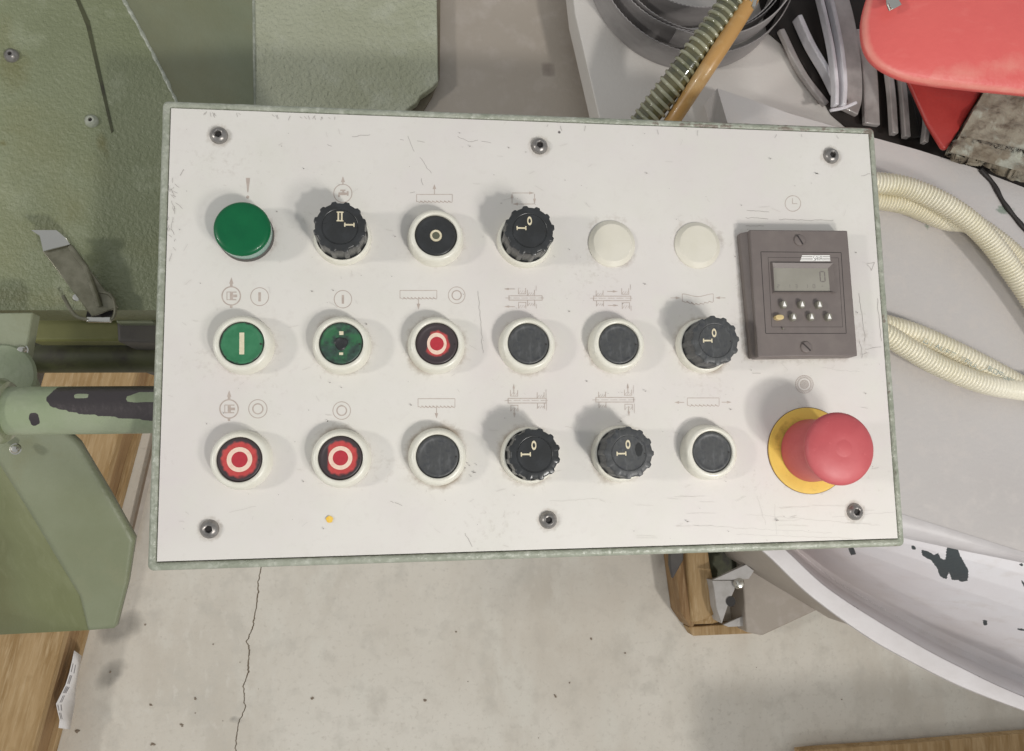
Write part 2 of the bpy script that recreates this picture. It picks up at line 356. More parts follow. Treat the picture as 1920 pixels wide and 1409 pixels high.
db = build('floor_debris', rel(mb, Vector((0, -300, FZ))), M['crack'], None, (0, -300, FZ), kind='stuff'); tag(db, 'tiny dark crumbs and dirt scattered on the concrete floor', 'debris')

# ------------------------------------------------------------------ control panel
W, H = 370.0, 220.7
panel = thing('control_panel', 'white control panel with buttons and knobs in a green enclosure on a pipe arm', 'control panel', (0, 0, -80))
def PZ(v): return (v[0], v[1], v[2] + 80)      # panel-relative location
# enclosure: swept lip and walls round a rectangle
def rrect(hx, hy, r, n=5):
    out = []
    for (cx, cy, a0) in ((hx - r, hy - r, 0), (-hx + r, hy - r, PI / 2), (-hx + r, -hy + r, PI), (hx - r, -hy + r, 1.5 * PI)):
        for k in range(n + 1):
            a = a0 + k * PI / 2 / n; out.append((cx + r * math.cos(a), cy + r * math.sin(a)))
    return out
def dense(poly, step):
    out = []
    for i in range(len(poly)):
        a = Vector(poly[i]); b = Vector(poly[(i + 1) % len(poly)]); n = max(1, int((b - a).length / step))
        for k in range(n): out.append(tuple(a.lerp(b, k / n)))
    return out
prof = [(.5, 76.0), (.5, 78.9), (.9, 79.5), (1.6, 79.8), (2.5, 79.7), (3.3, 79.2), (3.8, 78.3), (4.0, 77), (4.0, 40), (4.0, 3), (3, 0)]
mb = MB(); rows = []
for (o_, z) in prof: rows.append([(x, y, z) for x, y in rrect(W / 2 + o_ * 1.15, H / 2 + o_ * 1.1, .6 + o_ * .55)])
def lerp_rows(rows, step):
    n = len(rows[0]); cnt = []
    for i in range(n):
        a = Vector(rows[-1][i]); b = Vector(rows[-1][(i + 1) % n]); cnt.append(max(1, int((b - a).length / step)))
    out = []
    for r in rows:
        q = []
        for i in range(n):
            a = Vector(r[i]); b = Vector(r[(i + 1) % n])
            for k in range(cnt[i]): q.append(a.lerp(b, k / cnt[i]))
        out.append(q)
    return out
R_ = lerp_rows(rows, 2.0); n = len(R_[0]); vs = []; chip = []
for k, r in enumerate(R_):
    for i, p in enumerate(r):
        j = .22 * mn.noise(Vector((p.x * .12, p.y * .12, 1.0))) if 1 < k < 8 else 0
        vs.append((p.x, p.y, p.z + j))
        c_ = .42 if k in (2, 3, 5, 6, 7) else .25
        if abs(p.x) > W / 2 - 2 and p.x > 0: c_ += .12
        if p.y > H / 2 - 1 and p.x > 60: c_ += .22
        chip.append(c_)
fs = []
for k in range(len(R_) - 1):
    for i in range(n):
        j = (i + 1) % n; fs.append((k * n + i, (k + 1) * n + i, (k + 1) * n + j, k * n + j)[::-1])
fs.append(tuple(range((len(R_) - 1) * n, len(R_) * n)))
mb.add(vs, fs); build('enclosure', mb, M['enclosure'], panel, attrs={'chip': chip}, sharp=50)
# faceplate
COLS = [-147.42, -101.0, -54.84, -9.35, 36.77, 83.12]; ROWS = [45.69, -8.85, -63.94]
ES = at(1519.5, 845, 1)
TC = at(1500, 550, 9)
nx, ny = 248, 148
mb = MB(); vs = []; grime = []; chip = []
dirty = {(1, 2): .75, (2, 2): 1.0, (1, 5): .9, (1, 4): .7, (2, 4): .8, (2, 3): .6, (1, 1): .6, (2, 1): .55, (1, 3): .5, (0, 2): .55, (0, 4): .55, (0, 5): .45, (2, 5): .5}
for j in range(ny):
    for i in range(nx):
        x = -W / 2 + W * i / (nx - 1); y = -H / 2 + H * j / (ny - 1); vs.append((x, y, 0))
        g = 0
        for r in range(3):
            for c_ in range(6):
                d = math.hypot(x - COLS[c_], y - ROWS[r]); k = dirty.get((r, c_), .35)
                if d < 26:
                    an = .55 + .9 * mn.noise(Vector((x * .07, y * .07, r * 3 + c_)))
                    g = max(g, k * max(0, an) * (math.exp(-((d - 13.6) / 2.0) ** 2) * 1.0 + .45 * math.exp(-((d - 15) / 5.5) ** 2)))
        d = math.hypot(x - ES.x, y - ES.y); g = max(g, .55 * math.exp(-((d - 21) / 3.0) ** 2))
        dx = abs(x - TC.x) - 26; dy = abs(y - TC.y) - 31
        if max(dx, dy) > -6:
            dd = max(dx, dy, 0); g = max(g, (.75 if (y < TC.y - 25 or x < TC.x - 20) else .35) * math.exp(-(dd / 4.5) ** 2))
        for (qx, qy) in ((-161.75, 96.9), (-.2, 96.9), (162, 96.9), (-161.75, -96.1), (-.2, -96.1), (162, -96.1)):
            d = math.hypot(x - qx, y - qy); g = max(g, .6 * math.exp(-((d - 4.8) / 1.8) ** 2))
        g = max(g, .40 * max(0, mn.noise(Vector((x * .018, y * .03, 4.0)))) ** .7)
        g = max(g, .3 * math.exp(-((x - 83) ** 2 / 500 + (y + 30) ** 2 / 90)))
        g = max(g, .40 * math.exp(-((x - 172) ** 2 / 60 + (y + 5) ** 2 / 500)))
        grime.append(g)
        e = min(W / 2 - abs(x), H / 2 - abs(y)); et = H / 2 - y; er = W / 2 - x
        ch = .34 * math.exp(-(e / 1.6) ** 2)
        ch = max(ch, .55 * math.exp(-(et / 2.2) ** 2) * (1 if x < -70 or x > 40 else .6), .45 * math.exp(-(er / 3.) ** 2))
        chip.append(ch)
fs = [(j * nx + i, j * nx + i + 1, (j + 1) * nx + i + 1, (j + 1) * nx + i) for j in range(ny - 1) for i in range(nx - 1)]
mb.add(vs, fs)
b0 = len(mb.v)
bound = [i for i in range(nx)] + [j * nx + nx - 1 for j in range(1, ny)] + [(ny - 1) * nx + i for i in range(nx - 2, -1, -1)] + [j * nx for j in range(ny - 2, 0, -1)]
for b in bound: x, y, z = mb.v[b]; mb.v.append((x, y, -3)); grime.append(0); chip.append(.8)
nb = len(bound)
for k in range(nb): mb.f.append((bound[(k + 1) % nb], bound[k], b0 + k, b0 + (k + 1) % nb))
face = build('faceplate', mb, M['plate'], panel, (0, 0, 80), attrs={'grime': grime, 'chip': chip}, sharp=30)

# printed symbols: flat ink strokes, each a hair above the one before
class Ink:
    def __init__(s): s.mb = MB(); s.z = .05
    def quad(s, pts): s.mb.add([(p[0], p[1], s.z) for p in pts], [tuple(range(len(pts)))]); s.z += .004
    def poly(s, px):
        P = [at(x, y) for x, y in px]
        a = sum(P[i].x * P[(i + 1) % len(P)].y - P[(i + 1) % len(P)].x * P[i].y for i in range(len(P)))
        s.quad(P if a > 0 else P[::-1])
    def line(s, px, w=1.2):
        P = [Vector(at(x, y)[:2]) for x, y in px]; w = w / 3.78 / 2
        n = len(P); L_ = []; R2 = []
        for i in range(n):
            t = (P[min(i + 1, n - 1)] - P[max(i - 1, 0)]).normalized(); nn = Vector((-t.y, t.x))
            k = 1.0
            if 0 < i < n - 1:
                t1 = (P[i] - P[i - 1]).normalized(); c_ = max(.35, t1.dot(t)); k = 1 / c_
            L_.append(P[i] + nn * w * k); R2.append(P[i] - nn * w * k)
        s.mb.add([(p.x, p.y, s.z) for p in L_] + [(p.x, p.y, s.z) for p in R2], [(i, n + i, n + i + 1, i + 1) for i in range(n - 1)]); s.z += .004
    def ring(s, c_, r, w=1.6, n=40): s.line([(c_[0] + r * math.cos(2 * PI * k / n), c_[1] + r * math.sin(2 * PI * k / n)) for k in range(n + 1)], w)
    def rect(s, x0, y0, x1, y1): s.poly([(x0, y0), (x1, y0), (x1, y1), (x0, y1)])
    def arrow(s, tail, tip, head=9, hw=3.2, w=1.4):
        t = (Vector(tip) - Vector(tail)).normalized(); n_ = Vector((-t.y, t.x)); b = Vector(tip) - t * head
        s.line([tail, tuple(b)], w); s.poly([tip, tuple(b + n_ * hw), tuple(b - n_ * hw)])
    def saw(s, x0, y0, x1, y1, teeth=8, bend=0):
        f = lambda x: bend * math.sin(PI * (x - x0) / (x1 - x0)) ** 2
        s.line([(x0, y1), (x0, y0)], 1.1); s.line([(x1, y1), (x1, y0)], 1.1)
        s.line([(x0 + (x1 - x0) * k / 16, y0 + f(x0 + (x1 - x0) * k / 16)) for k in range(17)], 1.2)
        q = []
        for k in range(teeth):
            a = x0 + (x1 - x0) * k / teeth; b = x0 + (x1 - x0) * (k + .85) / teeth
            q += [(a, y1 - 1.4 + f(a)), (b, y1 + 1.4 + f(b))]
        q.append((x1, y1 - 1.4)); s.line(q, 1.1)
    def done(s, label=None, m='print'): return build('printed_symbol', s.mb, M[m], face, label=label)
def hatch(k, x0, y0, x1, y1, n=3):
    for i in range(n):
        a = (i + .5) / n; k.line([(x0 + (x1 - x0) * (a - .12), y1 - 1), (x0 + (x1 - x0) * (a + .16), y0 + (y1 - y0) * .45)], .6)
k = Ink(); k.poly([(461, 334), (469, 334), (465.6, 361), (463.6, 361)]); k.poly([(464.4 + 3 * math.cos(a * PI / 6), 370 + 3 * math.sin(a * PI / 6)) for a in range(12)]); k.done('printed exclamation mark above the green lamp')
k = Ink(); k.ring((642.8, 363), 17, 1.5); k.arrow((643, 347), (643, 331), 11, 3.8, 2)
for r in ((638, 356, 647.6, 358.8), (642, 358.8, 645, 361.2), (634.7, 361.2, 648, 366.4), (648, 361.8, 650.4, 365.8), (650.2, 358.8, 653.6, 367.4), (634.2, 366.3, 637, 370)): k.rect(*r)
k.done('printed water tap in a circle with an up arrow')
k = Ink(); k.saw(781, 365, 848, 379, 9); k.arrow((814.5, 365), (814.5, 346), 9, 3.3); k.done('printed saw band with an up arrow')
k = Ink()
k.arrow((960, 362.3), (1002, 362.3), 10, 2.6, 1.2); k.arrow((1002.2, 364), (1002.2, 383), 10, 2.6, 1.2); k.arrow((1002, 383), (961, 383), 10, 2.6, 1.2); k.arrow((960, 382), (960, 363), 9, 2.6, 1.2); k.done('printed loop of four arrows')
k = Ink(); k.ring((1486.6, 382), 14.6, 1.4); k.line([(1485.9, 372), (1485.9, 382.4)], 1.2); k.line([(1485.3, 382.4), (1494.7, 382.4)], 1.2); k.done('printed clock face above the timer')
def vise_sym(k, cx, cy):
    k.ring((cx, cy), 17.2, 2.2); k.arrow((cx, cy - 17), (cx + .3, cy - 35), 12, 4.0, 4.6); k.rect(cx - 2.4, cy + 17, cx + 2.2, cy + 22.5)
    k.line([(cx - 2, cy - 7.3), (cx - 8, cy - 7.3)], 1.2); k.line([(cx - 8, cy - 7.8), (cx - 8, cy + 7.8)], 1.2); k.line([(cx - 8, cy + 7.2), (cx - 2, cy + 7.2)], 1.2)
    k.rect(cx - 2.4, cy - 8, cx + 3.4, cy + 8); k.rect(cx + 3.4, cy - 8, cx + 10, cy - 6.2); k.rect(cx + 3.4, cy - 2.4, cx + 11, cy + 2.4); k.rect(cx + 3.4, cy + 6.2, cx + 9.6, cy + 8)
k = Ink(); vise_sym(k, 433.6, 555.3); k.done('printed motor in a circle with an up arrow, middle row')
k = Ink(); k.ring((486.8, 556.7), 16.8, 1.4); k.rect(484.4, 548.5, 489.2, 565.6); k.done('printed bar in a circle above the green bar button')
k = Ink(); k.ring((643, 561.5), 16.4, 1.4); k.rect(640.8, 553.5, 645, 570); k.done('printed bar in a circle above the broken green button')
k = Ink(); k.saw(750, 545, 819, 560, 10); k.arrow((784.6, 561), (784.6, 581), 11, 3.4); k.done('printed saw band with a down arrow beside a double circle')
k = Ink(); k.ring((856.2, 554), 15.6, 1.3); k.ring((856.2, 554), 8.6, 2.0); k.done('printed double circle at the right of the saw band symbol, middle row')
k = Ink(); vise_sym(k, 429.5, 767.2); k.done('printed motor in a circle with an up arrow, bottom row')
k = Ink(); k.ring((483.5, 767), 17.2, 1.4); k.ring((483.5, 767), 9.4, 2.2); k.done('printed double circle above the bottom left red button')
k = Ink(); k.ring((640.7, 770.3), 16.5, 1.4); k.ring((640.7, 770.3), 9, 2.2); k.done('printed double circle above the second red button')
k = Ink(); k.saw(783.8, 748, 853, 763.5, 10); k.arrow((818.4, 764), (818.4, 785), 10, 3.2); k.done('printed saw band with a down arrow, bottom row')
def chuck(ox, oy, U, blocks, bar, arrows, vl, cy, lab):
    k = Ink(); f = lambda x, y: (ox + x / 14.77, oy + y / 14.77)
    for (x0, yo, x1, yc) in U:
        k.line([f(x0, yo), f(x0, yc)], 1.1); k.line([f(x0 - 8, yc), f(x1 + 8, yc)], 1.1); k.line([f(x1, yc), f(x1, yo)], 1.1)
        a, b = f(x0, min(yo, yc)), f(x1, max(yo, yc)); hatch(k, a[0], a[1], b[0], b[1])
    for (x0, x1, y0, y1) in blocks:
        k.line([f(x0, y0), f(x0, y1)], 1.1); k.line([f(x1, y0), f(x1, y1)], 1.1); a, b = f(x0, y0), f(x1, y1); hatch(k, a[0], a[1], b[0], b[1])
    x0, y0, x1, y1 = bar
    for p, q in (((x0, y0), (x1, y0)), ((x0, y1), (x1, y1)), ((x0, y0 - 8), (x0, y1 + 8)), ((x1, y0 - 8), (x1, y1 + 8))): k.line([f(*p), f(*q)], 1.2)
    for i in range(5):
        a = x0 - 100 + (x1 - x0 + 200) * i / 5; k.line([f(a, cy), f(a + (x1 - x0 + 200) * .155, cy)], .7)
    for (t, h) in arrows: k.arrow(f(*t), f(*h), 9, 1.9, 1.1)
    for (x, a, b) in vl: k.line([f(x, a), f(x, b)], .6)
    k.done(lab)
chuck(930, 520, [(620, 300, 820, 465), (625, 870, 828, 700)], [(870, 1065, 355, 520), (875, 1072, 645, 810)], (360, 520, 1278, 640), [((520, 332), (220, 332)), ((520, 820), (225, 820))], [(1112, 240, 380), (1118, 745, 870)], 582, 'printed clamp jaws with two left arrows')
chuck(1100, 520, [(970, 310, 1165, 475), (985, 880, 1188, 710)], [(262, 455, 370, 525), (270, 465, 655, 810)], (190, 530, 1218, 655), [((565, 400), (860, 400)), ((590, 787), (875, 787))], [(1210, 210, 350), (1230, 790, 940)], 588, 'printed clamp jaws with two right arrows')
chuck(930, 710, [(400, 320, 600, 490), (410, 910, 608, 745)], [(1140, 1332, 383, 550), (1148, 1342, 685, 840)], (335, 553, 1390, 683), [((492, 430), (492, 148)), ((502, 800), (508, 1085))], [(1386, 300, 540), (1397, 690, 890)], 612, 'printed clamp jaws with arrows at the left end')
chuck(1100, 710, [(1045, 310, 1245, 465), (1058, 875, 1264, 715)], [(328, 520, 370, 525), (340, 533, 660, 820)], (255, 528, 1302, 655), [((1143, 400), (1135, 135)), ((1160, 770), (1172, 1052))], [(1290, 190, 420), (1318, 700, 960)], 595, 'printed clamp jaws with arrows at the right end')
k = Ink(); k.saw(1279.2, 551.5, 1337.4, 566, 7, bend=5); k.arrow((1257, 559), (1276, 559), 9, 2.6, 1.2); k.arrow((1360, 559), (1341, 559), 9, 2.6, 1.2); k.done('printed bent saw band between two arrows pointing inwards')
k = Ink(); k.saw(1288.7, 746.6, 1348.3, 761, 8); k.arrow((1283, 755), (1264.3, 755), 9, 2.6, 1.2); k.arrow((1353, 754.6), (1371.8, 754.6), 9, 2.6, 1.2); k.done('printed saw band between two arrows pointing outwards')
k = Ink(); c_ = (1508, 721)
for r in (16.8, 12.2, 7.8): k.ring(c_, r, .9)
for i in range(28):
    a = 2 * PI * i / 28; k.line([(c_[0] + 12.4 * math.cos(a), c_[1] + 12.4 * math.sin(a)), (c_[0] + 16.6 * math.cos(a + .25), c_[1] + 16.6 * math.sin(a + .25))], .6)
for i in range(-3, 4):
    d = i * 2.1; h_ = math.sqrt(max(0, 7.4 ** 2 - d * d)); q = .7071
    k.line([(c_[0] + d * q - h_ * q, c_[1] + d * q + h_ * q), (c_[0] + d * q + h_ * q, c_[1] + d * q - h_ * q)], .6)
k.done('printed hatched rings above the emergency stop')

# wear marks on the plate
k = Ink()
def wig(p, q, amp=1.2, w=.7):
    p, q = Vector(p), Vector(q); n = max(3, int((q - p).length / 4)); s_ = random.random() * 50
    t = (q - p).normalized(); nn = Vector((-t.y, t.x))
    k.line([tuple(p.lerp(q, i / n) + nn * amp * mn.noise(Vector((i * .45, s_, 0))) * 2) for i in range(n + 1)], w)
for a in [((765, 255), (776, 285)), ((786, 296), (799, 312)), ((799, 312), (808, 326)), ((858, 256), (880, 266)), ((880, 266), (896, 264)), ((903, 264), (921, 268)), ((660, 257), (694, 253)), ((614, 271), (622, 275)), ((782, 265), (796, 268)), ((750, 262), (757, 262)),
          ((896, 546), (901, 600)), ((901, 600), (905, 662)), ((790, 335), (792, 348)), ((769, 362), (778, 360)), ((1400, 395), (1442, 398)), ((1398, 408), (1440, 411)), ((1460, 412), (1562, 414)), ((1398, 424), (1432, 424)),
          ((1610, 550), (1622, 640)), ((1622, 655), (1652, 650)), ((1612, 640), (1616, 672)), ((1613, 664), (1626, 662)), ((1626, 494), (1640, 494)), ((1640, 494), (1633, 508)), ((1633, 508), (1626, 496)), ((1614, 330), (1632, 327)), ((1645, 560), (1652, 640)),
          ((1410, 700), (1426, 700)), ((872, 1000), (885, 1026)), ((732, 940), (738, 942)), ((740, 943), (754, 949)), ((328, 345), (336, 352)), ((330, 380), (342, 392)), ((320, 430), (328, 440)),
          ((345, 318), (338, 330))]: wig(*a)
for i in range(30):
    x = random.choice((380, 480, 560, 590)) + random.gauss(0, 26) if i < 22 else random.uniform(880, 1620); y0 = 207 + (x - 320) * .0375 + random.uniform(0, 3)
    wig((x, y0), (x + random.uniform(-4, 5), y0 + random.uniform(3, 10)), .8, .6)
for i in range(22):
    y = random.uniform(320, 480); x = 312 + random.uniform(4, 18); wig((x, y), (x + random.uniform(-5, 8), y + random.uniform(3, 16)), .8, .6)
for i in range(130):
    x, y = random.uniform(330, 1660), random.uniform(240, 1030); r = random.choice((.6, .7, .9, 1.0, 1.5))
    k.poly([(x + r * random.uniform(.7, 1.5) * math.cos(a * PI / 3), y + r * random.uniform(.6, 1.1) * math.sin(a * PI / 3)) for a in range(6)])
for (x, y, r) in ((871, 878, 2.2), (880, 873, 1.6), (889, 886, 3), (883, 893, 1.6), (875, 868, 1.4), (893, 872, 1.2), (640, 727, 1.8), (1288, 978, 2.5), (619, 718, 1.5), (1456, 976, 3), (1530, 327, 3), (615, 790, 2.4), (1209, 734, 1.8), (570, 318, 1.6), (741, 445, 1.5)):
    for q in range(4):
        k.poly([(x + random.uniform(-r, r) + .9 * math.cos(a * PI / 3), y + random.uniform(-.3, .3) * r + .7 * math.sin(a * PI / 3)) for a in range(6)])
wm = build('scratch_marks', k.mb, M['mark'], face, kind='stuff')
k = Ink()
for a in [((1540, 690), (1612, 698)), ((1560, 970), (1680, 960)), ((1452, 945), (1456, 1002)), ((1300, 985), (1560, 1000)), ((1030, 940), (1120, 935)), ((430, 960), (480, 950)), ((1400, 965), (1650, 985)), ((1380, 1002), (1600, 1010)), ((1420, 930), (1436, 985))]: wig(*a, w=.5)
for i in range(60):
    x, y = random.uniform(320, 1640), random.uniform(260, 1030); wig((x, y), (x + random.uniform(-14, 14), y + random.uniform(-6, 6)), .8, random.uniform(.35, .6))
for i in range(16):
    x, y = random.uniform(1150, 1600), random.uniform(930, 1010); wig((x, y), (x + random.uniform(20, 70), y + random.uniform(-2, 2)), .5, .3)
for i in range(70):
    x, y = random.uniform(330, 1640), random.uniform(230, 1020); wig((x, y), (x + random.uniform(-20, 20), y + random.uniform(-14, 14)), .8, .45)
build('faint_scratches', k.mb, M['faint'], face, kind='stuff')
mb = MB(); yc = at(618, 974)
mb.add([(yc.x + 1.65 * (1 + .12 * math.sin(a * 1.7)) * math.cos(a * PI / 9), yc.y + 1.65 * math.sin(a * PI / 9), .6) for a in range(18)], [tuple(range(18))])
build('paint_dot', mb, mat('yellow_paint_spot', srgb(238, 190, 62), .4, mott=[(800, srgb(244, 210, 110), .4, .7, None)]), face, label='small yellow paint dot on the white plate')

# ---- bolts
def bolt_mesh():
    mb = MB()
    mb.lathe([(0, 1.2), (1.85, 1.2), (1.85, 2.5), (2.2, 2.72), (2.9, 2.45), (3.7, 1.7), (4.25, .8), (4.4, .1), (4.4, 0)], 36,
             rfun=lambda a, k: (1 / max(.866, math.cos(((a + .3) % (PI / 3)) - PI / 6)) * .87) if k in (1, 2) else 1)
    return mb
bm0 = None
for i, (x, y) in enumerate(((-161.75, 96.9), (-.2, 96.9), (162, 96.9), (-161.75, -96.1), (-.2, -96.1), (162, -96.1))):
    o = build('bolt', bolt_mesh(), M['steel'], panel, (x, y, 80.05))
    mb = MB().lathe([(0, 1.26), (1.8, 1.26)], 6); build('hex_socket', mb, M['socket'], o); o.rotation_euler[2] = i * .7

# ---- push buttons
def cappart(parent, m, r=10.25, z=7.3, dish=True, fade=None, lop=None):
    rr = [0, 1, 2, 3, 4, 5, 6, 7, 7.6, 8.2, 8.7, 9.1, 9.5, 9.9, r, r]
    zz = [z] * 7 + [z, z + .02, z + .06, z + .25, z + .32, z + .28, z + .12, z - .25, z - 4]
    mb = MB().lathe(list(zip(rr, zz))[::-1], 60)
    d = []
    for (x, y, zc) in mb.v:
        q = math.hypot(x, y)
        v = 0 if fade is None else (q - fade + .9 * mn.noise(Vector((x * .6, y * .6, 1)))) / 2.4
        if lop: v = max(v, (-(x * lop[0] + y * lop[1]) - lop[2]) / 2.2)
        d.append(max(0, min(1, v)))
    return build('cap', mb, m, parent, attrs={'dark': d})
def button(row, col, label, capm='slate', fade=None, lop=None):
    b = build('push_button', MB().lathe([(10.55, 2), (10.55, 8.1), (10.85, 8.5), (11.7, 8.6), (12.6, 8.2), (13.2, 7.4), (13.6, 6), (14.2, 1.0), (14.3, 0)], 64), M['bezel'], panel, (COLS[col], ROWS[row], 80.02), label=label, sharp=60)
    build('gap_ring', MB().lathe([(10.4, 6.3), (9.6, 6.3)][::-1], 48), M['socket'], b)
    cappart(b, M[capm], fade=fade, lop=lop)
    mb = MB().lathe([(.45, 7.75), (0, 7.8)], 10, c=(8.8, -.3, 0)); build('index_mark', mb, M['socket'], b)
    return b
def flat(parent, name, polys, z, m, label=None):
    mb = MB()
    for i, p in enumerate(polys): mb.prism(p, z - .3, z + i * .003)
    return build(name, mb, M[m], parent, label=label)
def ringpoly(mb, r0, r1, z, sx=1, sy=1, n=48):
    mb.add([(r0 * sx * math.cos(2 * PI * i / n), r0 * sy * math.sin(2 * PI * i / n), z) for i in range(n)] + [(r1 * sx * math.cos(2 * PI * i / n), r1 * sy * math.sin(2 * PI * i / n), z) for i in range(n)],
           [(i, n + i, n + (i + 1) % n, (i + 1) % n) for i in range(n)])
    return mb
b = button(0, 2, 'black push button with a small pale ring round a hole in its centre', 'black')
build('centre_ring', MB().lathe([(1.9, 6.6), (1.9, 7.7), (2.2, 7.9), (2.8, 7.9), (3.0, 7.3)], 32), M['cream'], b)
build('centre_hole', MB().lathe([(1.9, 7.45), (0, 7.42)], 24), mat('grimy_hole', srgb(92, 94, 76), .5), b)
b = button(1, 0, 'green push button with a white upright bar', 'greencap', fade=8.4)
flat(b, 'printed_bar', [[(-1.1, -5.3), (1.2, -5.3), (1.05, 5.2), (-1.2, 5.2)]], 7.36, 'cream')
b = button(1, 1, 'broken dark green push button with a black hole in its centre', 'darkgreen', fade=8.6)
build('centre_hole', MB().lathe([(3.2, 7.36), (2.6, 7.9), (2.0, 7.7), (1.5, 7.5), (0, 7.44)], 24, rfun=lambda a, k: 1 + .1 * math.sin(3 * a + k)), M['black'], b)
flat(b, 'printed_bar', [[(-.9, 4.2), (1.1, 4.2), (1.1, 6.0), (-.9, 6.0)], [(-.9, -5.6), (1.0, -5.6), (1.0, -4.4), (-.9, -4.4)], ], 7.38, 'cream')
b = button(1, 2, 'red stop button with a narrow oval ring and a dark worn edge', 'redcap', fade=4.8, lop=(1, -.25, 2.8))
build('printed_ring', ringpoly(MB(), 3.3, 5.2, 7.40, .92, 1.04), M['redwhite'], b); build('printed_disc', MB().lathe([(3.4, 7.42), (0, 7.44)], 32), M['reddisc'], b)
b = button(2, 0, 'large clean red stop button with a round cream ring, bottom left', 'redcap', fade=6.8)
build('printed_ring', ringpoly(MB(), 3.7, 5.8, 7.40), M['redwhite'], b); build('printed_disc', MB().lathe([(3.7, 7.42), (0, 7.44)], 32), M['reddisc'], b)
b = button(2, 1, 'red stop button rubbed dark on its left side', 'redcap', fade=6.6, lop=(1, 0, 4.4))
build('printed_ring', ringpoly(MB(), 3.6, 5.6, 7.40), M['redwhite'], b); build('printed_disc', MB().lathe([(3.6, 7.42), (0, 7.44)], 32), M['reddisc'], b)
button(2, 2, 'plain dark push button right of the two red ones, bottom row', 'slate')
button(1, 3, 'plain black push button below the loop of arrows knob', 'slate')
button(1, 4, 'plain grey black push button below the first blank plug', 'slate')
button(2, 5, 'plain dark push button next to the emergency stop', 'slate')

# ---- rotary knobs
def gear(a, k, kk):
    t = (a / (2 * PI) * 12) % 1
    bump_ = max(0, 1 - abs(t - .5) / .27); bump_ = min(1, bump_ * 2.0); bump_ = bump_ * bump_ * (3 - 2 * bump_)
    return 1 + kk * bump_
def knob(row, col, label, marks, m='black', rot=0.0):
    b = build('rotary_switch', MB().lathe([(12.6, 5.6), (13.0, 5.6), (13.5, 5.1), (13.9, 3.5), (14.2, .9), (14.25, 0)], 64), M['bezel'], panel, (COLS[col], ROWS[row], 80.02), label=label, sharp=60)
    prof = [(12.3, 5.2), (11.8, 5.8), (11.8, 8.0), (11.8, 13.5), (11.8, 18.3), (11.6, 19.1), (11.1, 19.5), (8.9, 19.55), (8.65, 19.25), (8.4, 19.2), (8.1, 19.5), (0, 19.45)]
    kk = [0, .055, .06, .065, .075, .08, .06, 0, 0, 0, 0, 0]
    mb = MB().lathe(prof, 192, rfun=lambda a, k: gear(a + rot, k, kk[k]))
    kn = build('knob', mb, M[m], b, sharp=40)
    mk = MB()
    for (kind, x, y) in marks:
        if kind == '0': ringpoly(q := MB(), .62, 1.2, 19.62, 1, 1.85); mk.add([(p[0] * 1.0 + x, p[1] + y, p[2]) for p in q.v], q.f)
        if kind == 'I': mk.prism([(x - 2.3, y - .38), (x + 2.3, y - .38), (x + 2.3, y + .38), (x - 2.3, y + .38)], 19.5, 19.62); mk.box((x - 2.15, y, 19.565), (.6, 2.0, .12)); mk.box((x + 2.15, y, 19.565), (.6, 2.0, .12))
        if kind == 'II':
            for d in (-.8, .8): mk.box((x + d, y, 19.56), (.75, 4.4, .12))
            mk.box((x, y + 2.1, 19.568), (3.2, .6, .12)); mk.box((x, y - 2.1, 19.568), (3.2, .6, .12))
    build('printed_mark', mk, M['cream'], b)
    build('index_mark', MB().lathe([(.35, 19.62), (0, 19.66)], 10, c=(7.7, -.5, 0)), M['socket'], b)
    return b
knob(0, 1, 'black rotary knob marked II and I below the water tap symbol', [('II', .1, 4.9), ('I', 4.5, .9)], rot=.02)
knob(0, 3, 'black rotary knob marked 0 and I below the loop of arrows', [('0', 0, 4.7), ('I', -4.1, 1.0)], rot=.1)
knob(1, 5, 'black rotary knob marked 0 and I left of the timer', [('0', -.6, 3.7), ('I', -4.1, -.2)], 'slate', rot=.2)
knob(2, 3, 'black rotary knob marked 0 and I, third from the left in the bottom row after the red buttons', [('0', -.3, 4.2), ('I', -4.3, 0)], rot=.0)
kb = knob(2, 4, 'worn rotary knob marked 0 and I with a dark patch, bottom row', [('0', -.4, 4.0), ('I', -3.8, -.4)], 'slate', rot=.3)
flat(kb, 'dark_patch', [[(3.4, 3.6), (4.6, 5.0), (5.6, 4.6), (6.6, 3.2), (6.9, 1.0), (6.0, -1.4), (4.4, -2.0), (3.6, -1.0), (3.0, 1.6)]], 19.53, 'black')

# ---- pilot lamp, blanking plugs, emergency stop
b = build('pilot_lamp', MB().lathe([(13.0, 3.5), (13.4, 3.2), (13.4, 0)], 64), M['darkgrey'], panel, (COLS[0] - .2, ROWS[0] + .5, 80.02), label='round green pilot lamp in the top left corner')
build('lens_skirt', MB().lathe([(13.35, 10.6), (13.35, 9), (13.0, 3.4)], 72), M['green_side'], b)
build('lens', MB().lathe([(0, 12.7), (6, 12.65), (10.5, 12.5), (12.2, 12.2), (13.0, 11.5), (13.37, 10.6)], 72), M['green'], b, sharp=60)
for c_, lab in ((4, 'cream blanking plug above the first clamp symbol, nearer the knob'), (5, 'cream blanking plug nearer the timer')):
    b = build('blanking_plug', MB().lathe([(0, 2.5), (9.9, 2.5), (10.2, 2.4), (12.3, .8), (12.5, .5), (12.5, 0)], 72), M['blank'], panel, (COLS[c_], ROWS[0] - .6, 80.02), label=lab, sharp=14)
es = build('emergency_stop', MB().lathe([(16.3, 1.5), (16.1, 4), (15.4, 12), (15.0, 22), (14.9, 28)][::-1] + [], 72), M['estop'], panel, (ES.x, ES.y, 80.05), label='red mushroom emergency stop on a yellow disc')
es.data.flip_normals()
